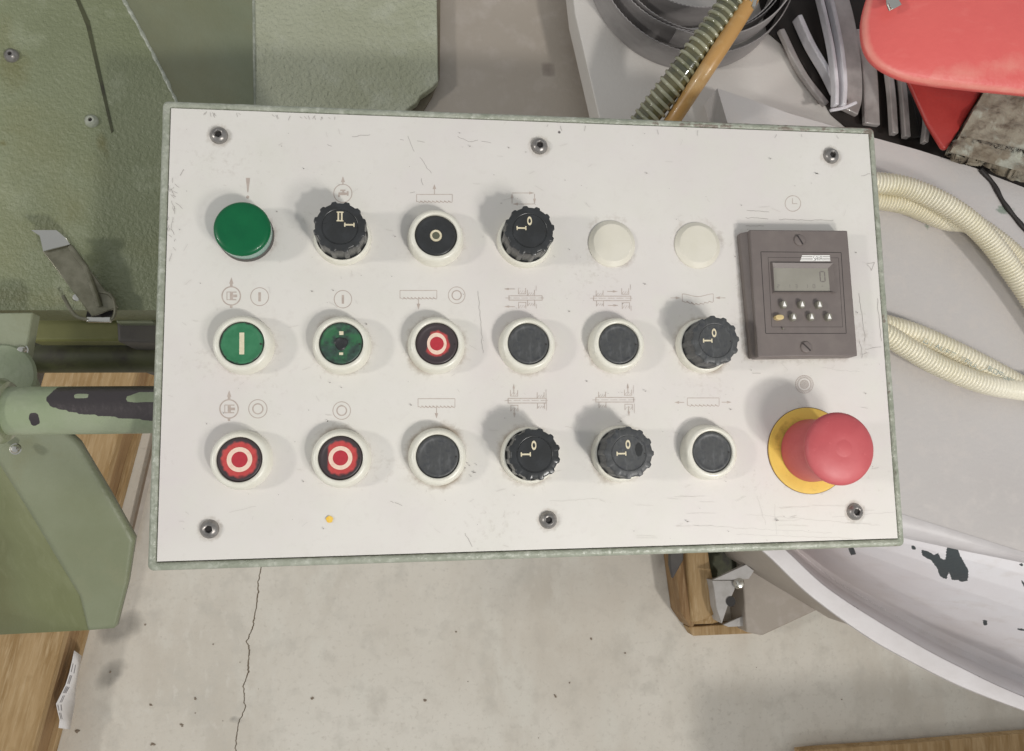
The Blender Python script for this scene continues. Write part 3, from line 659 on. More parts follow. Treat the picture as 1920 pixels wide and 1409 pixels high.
q = MB(); rr = [10, 13, 15, 17, 19, 21.4, 22.1, 22.35, 22.35]; zz = [1.0, 1.0, 1.0, 1.0, 1.0, 1.0, .9, .6, 0]
q.lathe(list(zip(rr, zz)), 90, c=(-.5, 0, 0))
gr = [max(0, (.9 - .02 * abs(p[0] + 11) - .04 * abs(p[1] - 9)) if (p[0] < 6 and p[1] > -6) else .35) * (1 if math.hypot(p[0], p[1]) < 21.5 else .2) for p in q.v]
build('yellow_disc', q, M['yellow'], es, attrs={'grime': gr})
build('disc_edge', MB().lathe([(22.35, .5), (22.62, .45), (22.62, 0)], 90, c=(-.5, 0, 0)), mat('brown_disc_edge', srgb(120, 84, 60), .6), es)
build('mushroom_head', MB().lathe([(0, 34.2), (4.0, 34.1), (4.25, 34.02), (4.5, 34.06), (9, 33.7), (13.4, 32.8), (16.2, 31.6), (17.3, 30.7), (17.8, 29.6), (17.7, 28.6), (17.0, 27.8), (14.8, 27.6)], 90), M['estop'], es, sharp=60)

# ---- timer module
tq = [at(1409, 431, 9), at(1590, 432.5, 9), at(1607.5, 668, 9), at(1417, 670.5, 9)]
tc = sum(tq, Vector()) / 4; tw = ((tq[1] - tq[0]).length + (tq[2] - tq[3]).length) / 2; th = ((tq[3] - tq[0]).length + (tq[2] - tq[1]).length) / 2
trz = math.atan2((tq[1] - tq[0] + tq[2] - tq[3]).y, (tq[1] - tq[0] + tq[2] - tq[3]).x)
tm = build('timer_module', MB().box((0, 0, 4.5), (tw, th, 9)), M['timer'], panel, (tc.x, tc.y, 80.05), bevel=.7, label='square dark grey timer with a display and seven small keys'); tm.rotation_euler[2] = trz
tl = MB(); x0 = -tw / 2
tl.add([(x0 - .2, th / 2 - .2, 1.2), (x0 - .2, -th / 2 + .2, 1.2), (x0 - 2.2, -th / 2 + .6, 0.02), (x0 - 3.6, th / 2 - 1.4, 0.02), (x0 - 3.0, th / 2 - .4, 0.02)], [(0, 4, 3, 2, 1)])
build('side_skirt', MB().prism([(x0 + .1, th / 2 - .3), (x0 - 2.9, th / 2 - .3), (x0 - 3.4, th / 2 - 1.6), (x0 - 1.2, -th / 2 + .4), (x0 + .1, -th / 2 + .4)], 0, [6.5, 3.6, 3.4, 4.0, 6.5]), M['timer'], tm, bevel=.3)
Rt = Matrix.Rotation(-trz, 3, 'Z')
def T(px, py, z=9.0):
    p = Rt @ (at(px, py, z) - Vector((tc.x, tc.y, 0))); return (p.x, p.y)
def groove(parent, pts, wd, z, m, name):
    mb = MB(); n = len(pts)
    for i in range(n):
        a, b2 = Vector(pts[i]), Vector(pts[(i + 1) % n]); t = (b2 - a).normalized(); nn = Vector((-t.y, t.x)) * wd / 2
        mb.prism([tuple(a - nn), tuple(b2 - nn), tuple(b2 + nn), tuple(a + nn)], z - .2, z + i * .004)
    return build(name, mb, M[m], parent)
groove(tm, [T(1426.4, 472.6), T(1577, 474), T(1586.6, 625.6), T(1435.6, 625.6)], .35, 9.03, 'timer_dark', 'frame_groove')
groove(tm, [T(1440, 483), T(1572, 484), T(1580, 613.5), T(1447, 613.5)], .2, 9.02, 'timer_dark', 'inner_groove')
# recessed display: raised frame with a sloping inner wall round a lower glass
A_ = [T(1446, 494.5), T(1559, 495.5), T(1564, 549.5), T(1450, 549.5)]; B_ = [T(1450, 503), T(1552, 504), T(1556, 546), T(1451.5, 546)]
mb = MB(); mb.add([(p[0], p[1], 10.5) for p in A_] + [(p[0], p[1], 9.12) for p in B_], [(i, 4 + i, 4 + (i + 1) % 4, (i + 1) % 4) for i in range(4)])
ac = (sum(p[0] for p in A_) / 4, sum(p[1] for p in A_) / 4); out = [((p[0] - ac[0]) * 1.03 + ac[0], (p[1] - ac[1]) * 1.05 + ac[1], 9.01) for p in A_]; mb.add([(p[0], p[1], 10.5) for p in A_] + out, [(i, (i + 1) % 4, 4 + (i + 1) % 4, 4 + i) for i in range(4)])
disp = build('display_frame', mb, M['timer'], tm)
mb = MB(); mb.prism(B_, 9.0, 9.1); scr = build('display_glass', mb, M['lcd'], tm)
mb = MB()
def seg7(cx, cy, w_, h_, on, th_, z):
    P = {'a': (cx, cy + h_, w_, th_), 'd': (cx, cy - h_, w_, th_), 'g': (cx, cy, w_, th_), 'f': (cx - w_, cy + h_ / 2, th_, h_ / 2), 'b': (cx + w_, cy + h_ / 2, th_, h_ / 2), 'e': (cx - w_, cy - h_ / 2, th_, h_ / 2), 'c': (cx + w_, cy - h_ / 2, th_, h_ / 2)}
    for s_ in on:
        x, y, a, b2 = P[s_]
        if s_ in 'adg': a -= th_ * 1.3
        else: b2 -= th_ * .3
        mb.prism([(x - a, y - b2), (x + a, y - b2), (x + a, y + b2), (x - a, y + b2)], 9.05, z)
c1 = T(1542, 519, 9.1); seg7(c1[0], c1[1], 1.3, 2.7, 'abcdef', .3, 9.125)
for px, on in ((1459, 'abged'), (1479, 'bc'), (1492.7, 'abgcd'), (1512, 'bc'), (1526, 'abcdef'), (1542, 'g')):
    c1 = T(px, 537, 9.1); seg7(c1[0], c1[1], .55, .95, on, .14, 9.12)
build('display_digits', mb, M['seg'], tm, label='faint grey digits on the timer display')
def key(px, py, col, hor=False):
    c1 = T(px, py, 11.5); rx, ry = (2.35, 1.35) if hor else (1.6, 2.05)
    def rf(a, k): return 1
    mb = MB().lathe([(1, 0), (1, 2.1), (.93, 2.5), (.75, 2.6), (0, 2.6)][::-1], 28)
    mb.v = [((abs(x) ** .9) * math.copysign(1, x) * rx, (abs(y) ** .8) * math.copysign(1, y) * ry, z) for x, y, z in mb.v]
    kk = build('key', mb, M[col], tm, (c1[0], c1[1], 9.0), label='yellow oval key' if hor else None)
    if not hor:
        mb = MB().prism([(-.95, -1.1), (.95, -1.1), (.12, 1.4), (-.12, 1.4)], 2.5, 2.72); build('printed_triangle', mb, M['white'], kk)
for p in ((1470.8, 571), (1504.3, 571), (1537, 571.5), (1488.6, 594.5), (1522, 594.3), (1555, 594.3)): key(*p, 'key')
key(1462.3, 595, 'keyyellow', True)
c1 = T(1467, 617, 9); build('peg', MB().lathe([(0, 1.4), (.4, 1.3), (.5, 0)], 12), M['key'], tm, (c1[0], c1[1], 9))
for p, a in (((1500, 450), 2.1), ((1512.5, 651), 2.35)):
    c1 = T(*p, 10); sc = build('screw', MB().lathe([(0, 1.1), (1.8, 1.05), (2.7, .8), (3.1, .3), (3.15, 0)], 36), M['timer'], tm, (c1[0], c1[1], 9.0)); sc.rotation_euler[2] = a
    build('screw_slot', MB().box((0, 0, .78), (5.6, .75, .75)), M['timer_dark'], sc)
# striped emblem with lettering
mb = MB()
for i in range(4):
    ya = 479.2 + i * 3.05; sl = (3 - i) * 1.1
    mb.prism([T(1500.5 + sl, ya), T(1500.0 + sl - .3, ya + 1.9), T(1556 + i * .3, ya + 1.9), T(1555.5 + i * .3, ya)], 8.9, 9.08)
mb.prism([T(1523.5, 479.4), T(1523.8, 490), T(1542, 490), T(1541.6, 479.4)], 8.9, 9.075)
emb = build('printed_emblem', mb, M['white'], tm)
mb = MB()
def ls(px, wd=.2):
    for i in range(len(px) - 1):
        a, b2 = Vector(T(*px[i])), Vector(T(*px[i + 1])); t = (b2 - a).normalized(); nn = Vector((-t.y, t.x)) * wd / 2; a -= t * .04; b2 += t * .04
        mb.prism([tuple(a - nn), tuple(b2 - nn), tuple(b2 + nn), tuple(a + nn)], 9.0, 9.12 + .003 * (len(mb.f) % 7))
ls([(1528, 480.6), (1525.4, 481), (1525.4, 484), (1528, 486), (1528, 488.6), (1525.2, 488.8)]); ls([(1529.5, 488.8), (1529.7, 482.5), (1531.2, 480.6), (1532.8, 482.5), (1533, 488.8)]); ls([(1529.6, 485.6), (1533, 485.6)], .16)
ls([(1535.3, 480.8), (1535.3, 488.8)]); ls([(1537.4, 488.8), (1537.5, 482.5), (1539, 480.6), (1540.6, 482.5), (1540.8, 488.8)]); ls([(1537.5, 485.6), (1540.8, 485.6)], .16)
build('emblem_lettering', mb, M['timer_dark'], tm, label='dark lettering across the white stripes')

# ---- support arm (pipe into the panel's left side)
PZc = -42.0
pa, pb = at(-60, 770, PZc), at(292, 770, PZc); pb.x = -W / 2 - 3.0; pb.y = pa.y = (pa.y + pb.y) / 2
nseg = 150; path = [pa.lerp(pb, i / nseg) for i in range(nseg + 1)]
mb = MB().tube(path, 12.4, 64); bare = []
def proj(p):
    d = ROT.transposed() @ (Vector(p) - Vector((CX, CY, CZ))); return 960 + FPX * d.x / -d.z, 704.5 - FPX * d.y / -d.z
def inpoly(x, y, P):
    c_ = False; n = len(P)
    for i in range(n):
        (x1, y1), (x2, y2) = P[i], P[(i + 1) % n]
        if (y1 > y) != (y2 > y) and x < (x2 - x1) * (y - y1) / (y2 - y1) + x1: c_ = not c_
    return c_
def softpoly(x, y, P, s_):
    cnt = 0
    if x < min(p[0] for p in P) - 6 or x > max(p[0] for p in P) + 6 or y < min(p[1] for p in P) - 6 or y > max(p[1] for p in P) + 6: return 0
    for dx, dy in ((0, 0), (s_, 0), (-s_, 0), (0, s_), (0, -s_)):
        cnt += inpoly(x + dx, y + dy, P)
    return cnt / 5
barepolys = [[(84, 748), (108, 726), (310, 722), (310, 790), (235, 785), (150, 776), (96, 764)], [(55, 775), (72, 776), (76, 795), (62, 800), (53, 788)]]
keep = [[(236, 745), (262, 736), (300, 734), (300, 756), (238, 754)], [(138, 738), (166, 738), (164, 748), (140, 748)]]
for p in mb.v:
    x, y = proj(p); v = max(softpoly(x, y, P, 3) for P in barepolys); v *= 1 - max(softpoly(x, y, P, 2) for P in keep); bare.append(v)
base = (pa.x, pa.y, PZc)
arm = build('support_arm', rel(mb, base), M['pipe'], panel, PZ(base), attrs={'bare': bare}, label='pipe arm with chipped green paint and bare metal')
ca = at(-50, 772, PZc); cb = at(17, 772, PZc); cb.y = ca.y = pa.y
mb = MB().tube([ca, ca.lerp(cb, .5), ca.lerp(cb, .85), cb, cb + Vector((.6, 0, 0))], [17.5, 17.2, 16.8, 15, 12.2], 48)
build('collar', rel(mb, base), mat('bare_shiny_green_collar', srgb(164, 166, 146), .3, .2, mott=[(60, srgb(128, 136, 104), .4, .6, None)], bump=[(110, 1.2, None)], coat=.3), arm, attrs={'bare': [0] * len(mb.v)})

# ------------------------------------------------------------------ green band saw machine
mach = thing('band_saw_machine', 'green hammered band saw body left of and behind the control panel', 'machine', (-300, 100, FZ))
mbase = Vector((-300, 100, FZ))
def mpart(name, mb, m, **kw): return build(name, rel(mb, mbase), m, mach, **kw)
def gridpoly(quad_fn, nu, nv):
    vs = [quad_fn(u / nu, v / nv) for v in range(nv + 1) for u in range(nu + 1)]
    fs = [(v * (nu + 1) + u, (v + 1) * (nu + 1) + u, (v + 1) * (nu + 1) + u + 1, v * (nu + 1) + u + 1) for v in range(nv) for u in range(nu)]
    return vs, fs
ZC, ZD = -120, -165
edge = [(200, -60), (232, 0), (262, 55), (296, 120), (330, 190), (352, 240), (362, 330), (362, 582)]
# cover top as a grid between a left border and the edge line, thick side below
def coverfn(u, v):
    y = -60 + 642 * v
    x1 = np.interp(y, [p[1] for p in edge], [p[0] for p in edge]); x = -90 + (x1 + 90) * u
    p = at(x, y, ZC); j = 0
    if u > .99: p.x += .8 * mn.noise(Vector((y * .11, 0, 3)))
    return (p.x, p.y, ZC)
vs, fs = gridpoly(coverfn, 60, 80)
rust = []
for p in vs:
    x, y = proj(p); r = 0
    for (qx, qy, sx, sy, k) in ((20, 130, 45, 40, .75), (10, 50, 30, 60, .45), (190, 268, 12, 22, .75), (200, 290, 8, 14, .6), (5, 268, 10, 6, .9), (120, 430, 90, 60, .35), (80, 560, 160, 30, .5), (60, 240, 120, 20, .35)):
        r = max(r, k * math.exp(-((x - qx) / sx) ** 2 - ((y - qy) / sy) ** 2))
    rust.append(r)
mb = MB().add(vs, fs)
nu = 61; nbv = len(mb.v)
bottom = [80 * nu + u for u in range(nu)]; right = [v * nu + 60 for v in range(81)]
path_ = bottom + right[::-1][1:]
for b in path_: x, y, z = mb.v[b]; mb.v.append((x, y, ZC - 34))
for i in range(len(path_) - 1): mb.f.append((path_[i], nbv + i, nbv + i + 1, path_[i + 1]))
rust += [.6] * len(path_)
mpart('cover', mb, M['hammer'], attrs={'rust': rust}, sharp=25)
# slanting facet and lit deck
def facet(u, v):
    y = -60 + 340 * v; x1 = np.interp(y, [p[1] for p in edge], [p[0] for p in edge])
    a = at(x1 + 1, y, ZC - 1); b = at(np.interp(y, [-60, 280], [474, 480]), y, ZD); return tuple(a.lerp(b, u))
vs, fs = gridpoly(facet, 20, 30); mpart('side_facet', MB().add(vs, fs), M['smoothgreen'])
deck = [(474, -60), (818, -60), (821, 120), (822, 152), (812, 163), (800, 172), (788, 180), (782, 192), (762, 206), (756, 230), (756, 300), (480, 300)]
mb = MB().prism(pxpoly(deck, ZD), ZD - 8, ZD); mpart('deck', mb, M['deck'], bevel=.8, attrs={'rust': [0] * len(mb.v)})
mb = MB().tube([at(474.5, -60, ZD), at(476, 60, ZD), at(478.5, 280, ZD)], 1.1, 8); mpart('weld_bead', mb, M['enclosure'])
mb = MB().prism(pxpoly([(700, -60), (826, -60), (824, 150), (810, 185), (792, 214), (788, 260), (700, 260)], ZD - 12), ZD - 40, ZD - 8.3); mpart('primed_plate', mb, M['bareedge'], bevel=.6, label='bare brown edge below the chipped green deck')
eb = [at(x, y, ZC - .5) for x, y in edge[:6]]; eb, _ = smooth_path(eb, 160)
mb = MB().tube([p + Vector((.5 * mn.noise(p * .2), 0, 0)) for p in eb], [1.2 + .7 * mn.noise(p * .25) for p in eb], 8); mpart('weld_bead', mb, M['enclosure'])
# seam, screws
mb = MB().prism(pxpoly([(118, -60), (122, -60), (168, 40), (213, 246), (209, 250), (162, 50)], ZC), ZC - .3, ZC + .35); mpart('door_seam', mb, M['darkoil'])
for (x, y, r) in ((22, 105, 4.0), (172, 228, 3.7)):
    p = at(x, y, ZC); o = build('cover_screw', MB().lathe([(0, 1.6), (1.2, 1.7), (1.3, 3.0), (r * .6, 3.2), (r, 1.8), (r * 1.15, 0)], 24), M['steel' if x < 100 else 'enclosure'], mach, p - mbase, attrs={'chip': [.3] * 200} if False else None)
    build('screw_hole', MB().lathe([(1.2, 1.95), (0, 1.9)], 12), M['socket'], o)
# toggle latch
LZ = ZC + 16
lat = mpart('latch', MB().prism(pxpoly([(78, 470), (128, 455), (215, 572), (165, 590)], LZ), [LZ - 2, LZ - 2, LZ - 8, LZ - 8], [LZ, LZ, LZ - 6, LZ - 6]), M['galv'], bevel=.5, label='steel toggle latch hanging on the green cover')
def lpart(name, mb, m, **kw): return build(name, rel(mb, mbase), m, lat, **kw)
lpart('lever_lip', MB().prism(pxpoly([(64, 436), (112, 436), (126, 448), (132, 458), (80, 472), (78, 445)], LZ + 3), LZ + 1, [LZ + 8, LZ + 8, LZ + 6, LZ + 2.5, LZ + 2.5, LZ + 6]), M['chrome'], bevel=.4)
lpart('lever_rib', MB().tube([at(131, 462, LZ + .5), at(160, 500, LZ - 1), at(182, 560, LZ - 3), at(186, 575, LZ - 4)], 1.6, 10), M['galv'])
lpart('rivet', MB().lathe([(0, .8), (2, .5), (2.4, 0)], 16, c=tuple(at(143, 558, LZ - 5.4))), M['chrome'])
wl, _ = smooth_path([at(118, 555, LZ - 6), at(135, 585, LZ - 6), at(152, 597, LZ - 7), at(185, 601, LZ - 8), at(208, 600, LZ - 8), at(216, 585, LZ - 7), at(212, 560, LZ - 6), at(200, 550, LZ - 5), at(184, 549, LZ - 5)], 60)
lpart('wire_loop', MB().tube(wl, 1.1, 10), M['galv'])
lpart('hook_plate', MB().box(tuple(at(186, 600, LZ - 8)), (14, 3.2, 3)), M['chrome'], bevel=.6)
lpart('hook_gap', MB().prism(pxpoly([(166, 581), (213, 583), (210, 595), (162, 595)], LZ - 12), LZ - 16, LZ - 11), M['socket'])
# dark mechanism under the cover
mb = MB().tube([at(40, 668, -210), at(330, 668, -210)], 12, 32); mpart('drive_shaft', mb, M['darkoil'])
mb = MB().prism(pxpoly([(218, 602), (340, 606), (340, 645), (220, 642)], -165), -205, -165); mpart('bearing_block', mb, M['darkgrey'], bevel=2)
mb = MB().prism(pxpoly([(216, 584), (275, 582), (290, 606), (218, 606)], -156), -170, -156); mpart('guard_lug', mb, M['smoothgreen'], bevel=1)
mb = MB().prism(pxpoly([(40, 560), (330, 560), (330, 640), (52, 640)], -170), -190, -170); mpart('inner_wall', mb, M['olive'], bevel=2)
mb = MB().prism(pxpoly([(235, 650), (340, 650), (340, 700), (262, 696), (238, 672)], -230), -260, -230); mpart('lower_bracket', mb, M['darkgrey'], bevel=3)
# flange plate at the pipe
FZ2 = -78
mb = MB().prism(pxpoly([(-80, 588), (62, 586), (47, 668), (50, 690), (72, 742), (72, 800), (-80, 800)], FZ2), FZ2 - 10, FZ2); mpart('flange', mb, M['smoothgreen'], bevel=.8)
mb = MB().lathe([(0, 4), (14, 3.6), (17, 2.2), (18, 0)], 40, c=tuple(at(5, 706, FZ2))); mpart('boss', mb, M['pipe'], attrs={'bare': [0.0] * len(mb.v)})
for (x, y, z) in ((38, 656, FZ2), (26, 842, -120), (4, 722, FZ2 + 4)):
    p = at(x, y, z + 2); o = build('flange_screw', MB().lathe([(0, 2.6), (1.5, 2.4), (2.4, 1.4), (2.8, 0), (3.4, -.2)], 20), M['chrome'], mach, p - mbase - Vector((0, 0, 2)))
# folded support plate
fold = [(-80, 790), (0, 872), (60, 968), (110, 1052), (150, 1118), (166, 1182)]
outer_ = [(70, 770), (146, 832), (202, 925), (251, 1012), (238, 1092), (214, 1178)]
def plate1(u, v):
    i = v * 5; k0 = min(4, int(i)); t = i - k0
    fx = fold[k0][0] + (fold[k0 + 1][0] - fold[k0][0]) * t; fy = fold[k0][1] + (fold[k0 + 1][1] - fold[k0][1]) * t
    ox = outer_[k0][0] + (outer_[k0 + 1][0] - outer_[k0][0]) * t; oy = outer_[k0][1] + (outer_[k0 + 1][1] - outer_[k0][1]) * t
    a = at(fx, fy, -125 - 40 * v); b = at(ox, oy, -118 - 44 * v); return tuple(a.lerp(b, u))
vs, fs = gridpoly(plate1, 12, 40); mb = MB().add(vs, fs)
pA, pB, pC_ = at(243, 1050, -162), at(214, 1178, -166), at(166, 1182, -165)
sp = mpart('support_plate', mb, M['smoothgreen'], sharp=20)
s1 = sp.modifiers.new('solid', 'SOLIDIFY'); s1.thickness = .006; s1.offset = -1
dk = [tuple(at(x, y, -126 - 8 * i)) for i, (x, y) in enumerate(fold)]
mb = MB(); L2 = [tuple(at(x, y, -330)) for x, y in ((-90, 800), (-90, 900), (-90, 980), (-90, 1060), (-90, 1130), (-90, 1195))]
mb.add(dk + L2, [(i, i + 1, 6 + i + 1, 6 + i)[::-1] for i in range(5)])
sp2 = mpart('leg_plate', mb, M['legolive'], sharp=5)
s1 = sp2.modifiers.new('solid', 'SOLIDIFY'); s1.thickness = .006; s1.offset = -1
mb = MB().box(tuple(at(-320, 1000, -640)), (150, 220, 150)); mpart('leg_post', mb, M['darkoil'], bevel=4)

# ------------------------------------------------------------------ pallet under the machine
TPZ = FZ + 95
e0, e1 = at(226, 800, TPZ), at(60, 1409, TPZ); ux = (e0 - e1).normalized(); pl_rot = math.atan2(ux.y, ux.x) - PI / 2
pl = thing('pallet', 'pine pallet under the green machine with a white paper strip on its side', 'pallet', (e1.x, e1.y, FZ), pl_rot)
LY0, LY1 = -260, 640
for i in range(6):
    w_ = 116; xc = -w_ / 2 - i * 146; brk = -20 + (35 * (i % 3))
    for (a, b2) in ((LY0, brk - 2), (brk + 2, LY1)) if i == 0 else ((LY0, LY1),):
        bd = build('plank', MB().box((0, 0, 0), (w_, b2 - a, 20)), M['wood'], pl, (xc, (a + b2) / 2, 85 + random.uniform(-.8, .8)), bevel=1.5)
for (xc, w_) in ((-30, 50), (-300, 60), (-560, 60)):
    build('stringer', MB().box((0, 0, 0), (w_, LY1 - LY0 - 6, 56)), M['wood2'], pl, (xc, (LY0 + LY1) / 2, 47), bevel=2)
for i in range(3): build('bottom_board', MB().box((0, 0, 0), (72, LY1 - LY0 - 10, 17.5)), M['wood'], pl, (-34 - i * 262, (LY0 + LY1) / 2, 9.5), bevel=1.5)
# paper label stuck on the side
lp = []
qa, qb = at(140, 1220, FZ + 70), at(115, 1368, FZ + 50)
inv = Matrix.Rotation(-pl_rot, 3, 'Z')
def PL(px, py, z): return inv @ (at(px, py, FZ + z) - Vector((e1.x, e1.y, FZ)))
mb = MB(); vs = []; fs = []
strip = [(137, 1220, 151, 1230), (133, 1240, 147, 1250), (128, 1262, 143, 1270), (121, 1284, 140, 1290), (112, 1302, 139, 1302), (103, 1320, 138, 1318), (106, 1334, 135, 1336), (110, 1350, 132, 1352), (108, 1365, 129, 1368)]
for i, (xa, ya, xb, yb) in enumerate(strip):
    a = PL(xa, ya, 74); b = PL(xb, yb, 30); f_ = 3.0 * math.sin(i * .9)
    for t in (0, .5, 1): p = a.lerp(b, t); vs.append((p.x + 1.2 + (f_ if t == .5 else 0), p.y, p.z))
for i in range(len(strip) - 1):
    for k_ in (0, 1): a = i * 3 + k_; fs.append((a, a + 1, a + 4, a + 3)); 
mb.add(vs, fs); pap = build('paper_strip', mb, M['label'], pl, label='crumpled white paper strip')
pap.modifiers.new('solid', 'SOLIDIFY').thickness = .0006
mb = MB()
for i in range(1, 7):
    for j in range(3):
        a, b2 = Vector(vs[i * 3]), Vector(vs[i * 3 + 1]); c3, d3 = Vector(vs[i * 3 + 3]), Vector(vs[i * 3 + 4])
        t0, t1 = .15 + .22 * j, .15 + .22 * j + .12; q0, q1 = .12, .86
        P_ = [a.lerp(b2, t0).lerp(c3.lerp(d3, t0), q0), a.lerp(b2, t1).lerp(c3.lerp(d3, t1), q0), a.lerp(b2, t1).lerp(c3.lerp(d3, t1), q1), a.lerp(b2, t0).lerp(c3.lerp(d3, t0), q1)]
        if (i * 3 + j) % 4: mb.add([(p.x + .9, p.y, p.z + .9) for p in P_], [(0, 1, 2, 3)])
build('printed_lines', mb, M['ink'], pap)
a, b2 = at(296, 812, FZ + 14), at(245, 1030, FZ + 14)
rb = MB().tube([a, b2], 5, 4); tag(build('steel_bar', rel(rb, a), M['taupe'], None, tuple(a), attrs={'rust': [0.3] * len(rb.v)}), 'thin grey steel bar on the floor beside the pallet', 'steel bar')

# ------------------------------------------------------------------ grey machine right and behind
gm = thing('grey_machine', 'light grey machine with wide table and curved drip tray, right of the panel', 'machine', (300, 100, FZ))
gb = Vector((300, 100, FZ))
def gpart(name, mb, m, **kw): return build(name, rel(mb, gb), m, gm, **kw)
ZT, ZS, ZB = -112, -138, -176
tab = [(1345, 166), (1400, 184), (1480, 213), (1560, 236), (1640, 259), (1720, 281), (1780, 300), (1830, 316), (1862, 330), (1920, 352), (2200, 480), (2200, 1120), (2080, 1085), (1920, 1036), (1800, 998), (1697, 966), (1600, 935), (1400, 900), (1380, 500)]
# table as a fine grid clipped to its outline is not needed: a flat slab with a bevelled lip, scuffs by attribute
def tabfn(u, v):
    tx = [p[0] for p in tab[:11]]; ty = [p[1] for p in tab[:11]]
    bx = [1380, 1400, 1600, 1697, 1800, 1920, 2080, 2200]; by = [890, 900, 935, 966, 998, 1036, 1085, 1120]
    xl = 1345 + 22 * min(1, v / .1) + 14 * v; x = xl + (2200 - xl) * u; a = np.interp(x, tx, ty); b = np.interp(x, bx, by); y = a + (b - a) * v; return tuple(at(x, y, ZT))
vs, fs = gridpoly(tabfn, 90, 90); sc_ = []
for p in vs:
    x, y = proj(p); sc_.append(max(.85 * math.exp(-((x - 1885) / 34) ** 2 - ((y - 394) / 11) ** 2), .75 * math.exp(-((x - 1740) / 14) ** 2 - ((y - 427) / 9) ** 2)))
mb = MB().add(vs, fs); nv0 = len(mb.v); nn_ = 91
ring_ = [i for i in range(nn_)][::-1] + [v * nn_ for v in range(1, nn_)] + [90 * nn_ + i for i in range(1, nn_)]
for b in ring_: x, y, z = mb.v[b]; mb.v.append((x, y, z - 56)); sc_.append(0)
for i in range(len(ring_) - 1): mb.f.append((ring_[i], nv0 + i, nv0 + i + 1, ring_[i + 1]))
# chamfer lip along the front
gpart('table_top', mb, M['grey'], attrs={'green': sc_}, sharp=30)
lipa = [(1560, 922), (1600, 935), (1697, 966), (1800, 998), (1920, 1036), (2080, 1085), (2200, 1120)]; lipb = [(1560, 985), (1600, 990), (1697, 1010), (1800, 1032), (1920, 1056), (2080, 1100), (2200, 1135)]
vs = [];
for (x, y) in lipa: vs.append(tuple(at(x, y, ZT + .4)))
for i, ((x, y), (x2, y2)) in enumerate(zip(lipa, lipb)): vs.append(tuple(at(x + (x2 - x) * .5, y + (y2 - y) * .45, ZT + 1.4)))
for (x, y) in lipb: vs.append(tuple(at(x, y, ZT - 6)))
for (x, y) in lipb: p = at(x, y, ZT - 6); vs.append((p.x, p.y + 2, ZT - 16))
fs = [(r * 7 + i, (r + 1) * 7 + i, (r + 1) * 7 + i + 1, r * 7 + i + 1) for r in range(3) for i in range(6)]
gpart('table_lip', MB().add(vs, fs), M['rim'], attrs={'chip': [.2] * len(vs)}, sharp=60)
sm, _ = smooth_path([at(1838, 318, ZT + 1), at(1862, 345, ZT + 1), at(1885, 385, ZT + 1), at(1930, 440, ZT + 1), at(1990, 510, ZT + 1)], 40)
gpart('black_gasket', MB().tube(sm, [1.7 + .2 * math.sin(i) for i in range(40)], 10), M['socket'])
# lower shelf with the coil, taupe cabinet top behind
mb = MB().prism(pxpoly([(1066, -80), (1560, -80), (1700, 300), (1500, 300), (1300, 400), (1165, 400), (1078, 25)], ZS), ZS - 22, ZS); M['shelfgrey'] = mat('pale_shelf_paint', srgb(215, 210, 204), .45, mott=[(4, srgb(206, 200, 193), .4, .7, None)], specks=(26, srgb(110, 104, 100), .05, .2), bump=[(380, .2, None)])
gpart('shelf', mb, M['shelfgrey'], bevel=.8, attrs={'green': [0] * len(mb.v)})
def cabfn(u, v): return tuple(at(760 + 480 * u, -80 + 460 * v, ZB))
vs, fs = gridpoly(cabfn, 50, 50); st = []
for p in vs:
    x, y = proj(p); st.append(max(.9 * math.exp(-((x - 1028) / 15) ** 4 - ((y - 131) / 17) ** 4), .5 * math.exp(-((x - 1030) / 6) ** 2 - ((y - 6) / 5) ** 2), .25 * math.exp(-((x - 1060) / 40) ** 2 - ((y - 180) / 30) ** 2)))
gpart('cabinet_top', MB().add(vs, fs), M['taupe'], attrs={'rust': st})
mb = MB().box(tuple(at(1000, 150, ZB - 46)), (260, 260, 84)); gpart('cabinet_body', mb, M['taupe'], attrs={'rust': [0] * len(mb.v)})
# drip tray
ta = [(1380, 880), (1440, 940), (1560, 975), (1697, 1000), (1800, 1024), (1920, 1050), (2080, 1094), (2240, 1140)]
tb = [(1330, 890), (1400, 965), (1475, 1032), (1560, 1108), (1700, 1196), (1800, 1250), (1920, 1306), (2100, 1370)]
to = [(1270, 900), (1350, 975), (1432, 1037), (1515, 1115), (1620, 1192), (1700, 1238), (1800, 1288), (1920, 1334), (2100, 1398)]
def rs(P, n):
    p, _ = smooth_path([Vector((x, y, 0)) for x, y in P], n); return [(q.x, q.y) for q in p]
NT = 300; A2, B2, O2 = rs(ta, NT), rs(tb, NT), rs(to, NT)
prof = [(0, -122), (.12, -128), (.26, -140), (.40, -157), (.52, -176), (.64, -197), (.74, -216), (.81, -229), (.87, -234), (.92, -228), (.96, -206), (.985, -176), (1.0, -150)]
vs = []; ch = []
chips = [[(1727, 1030), (1744, 1036), (1751, 1042), (1760, 1035), (1763, 1047), (1773, 1051), (1775, 1025), (1793, 1024), (1800, 1042), (1809, 1057), (1816, 1070), (1815, 1089), (1802, 1092), (1796, 1087), (1785, 1089), (1779, 1070), (1775, 1087), (1762, 1081), (1757, 1066), (1747, 1051), (1729, 1042)], [(1590, 1028), (1600, 1026), (1606, 1040), (1596, 1042)], [(1604, 1052), (1611, 1060), (1608, 1062)], [(1708, 1022), (1717, 1026), (1718, 1034), (1710, 1030)], [(1843, 1162), (1852, 1164), (1850, 1174), (1844, 1172)], [(1908, 1058), (1918, 1056), (1918, 1064)], [(1912, 1086), (1925, 1096), (1922, 1104)], [(1905, 1178), (1925, 1180), (1922, 1184), (1908, 1182)]]
FN = 140
pp = []
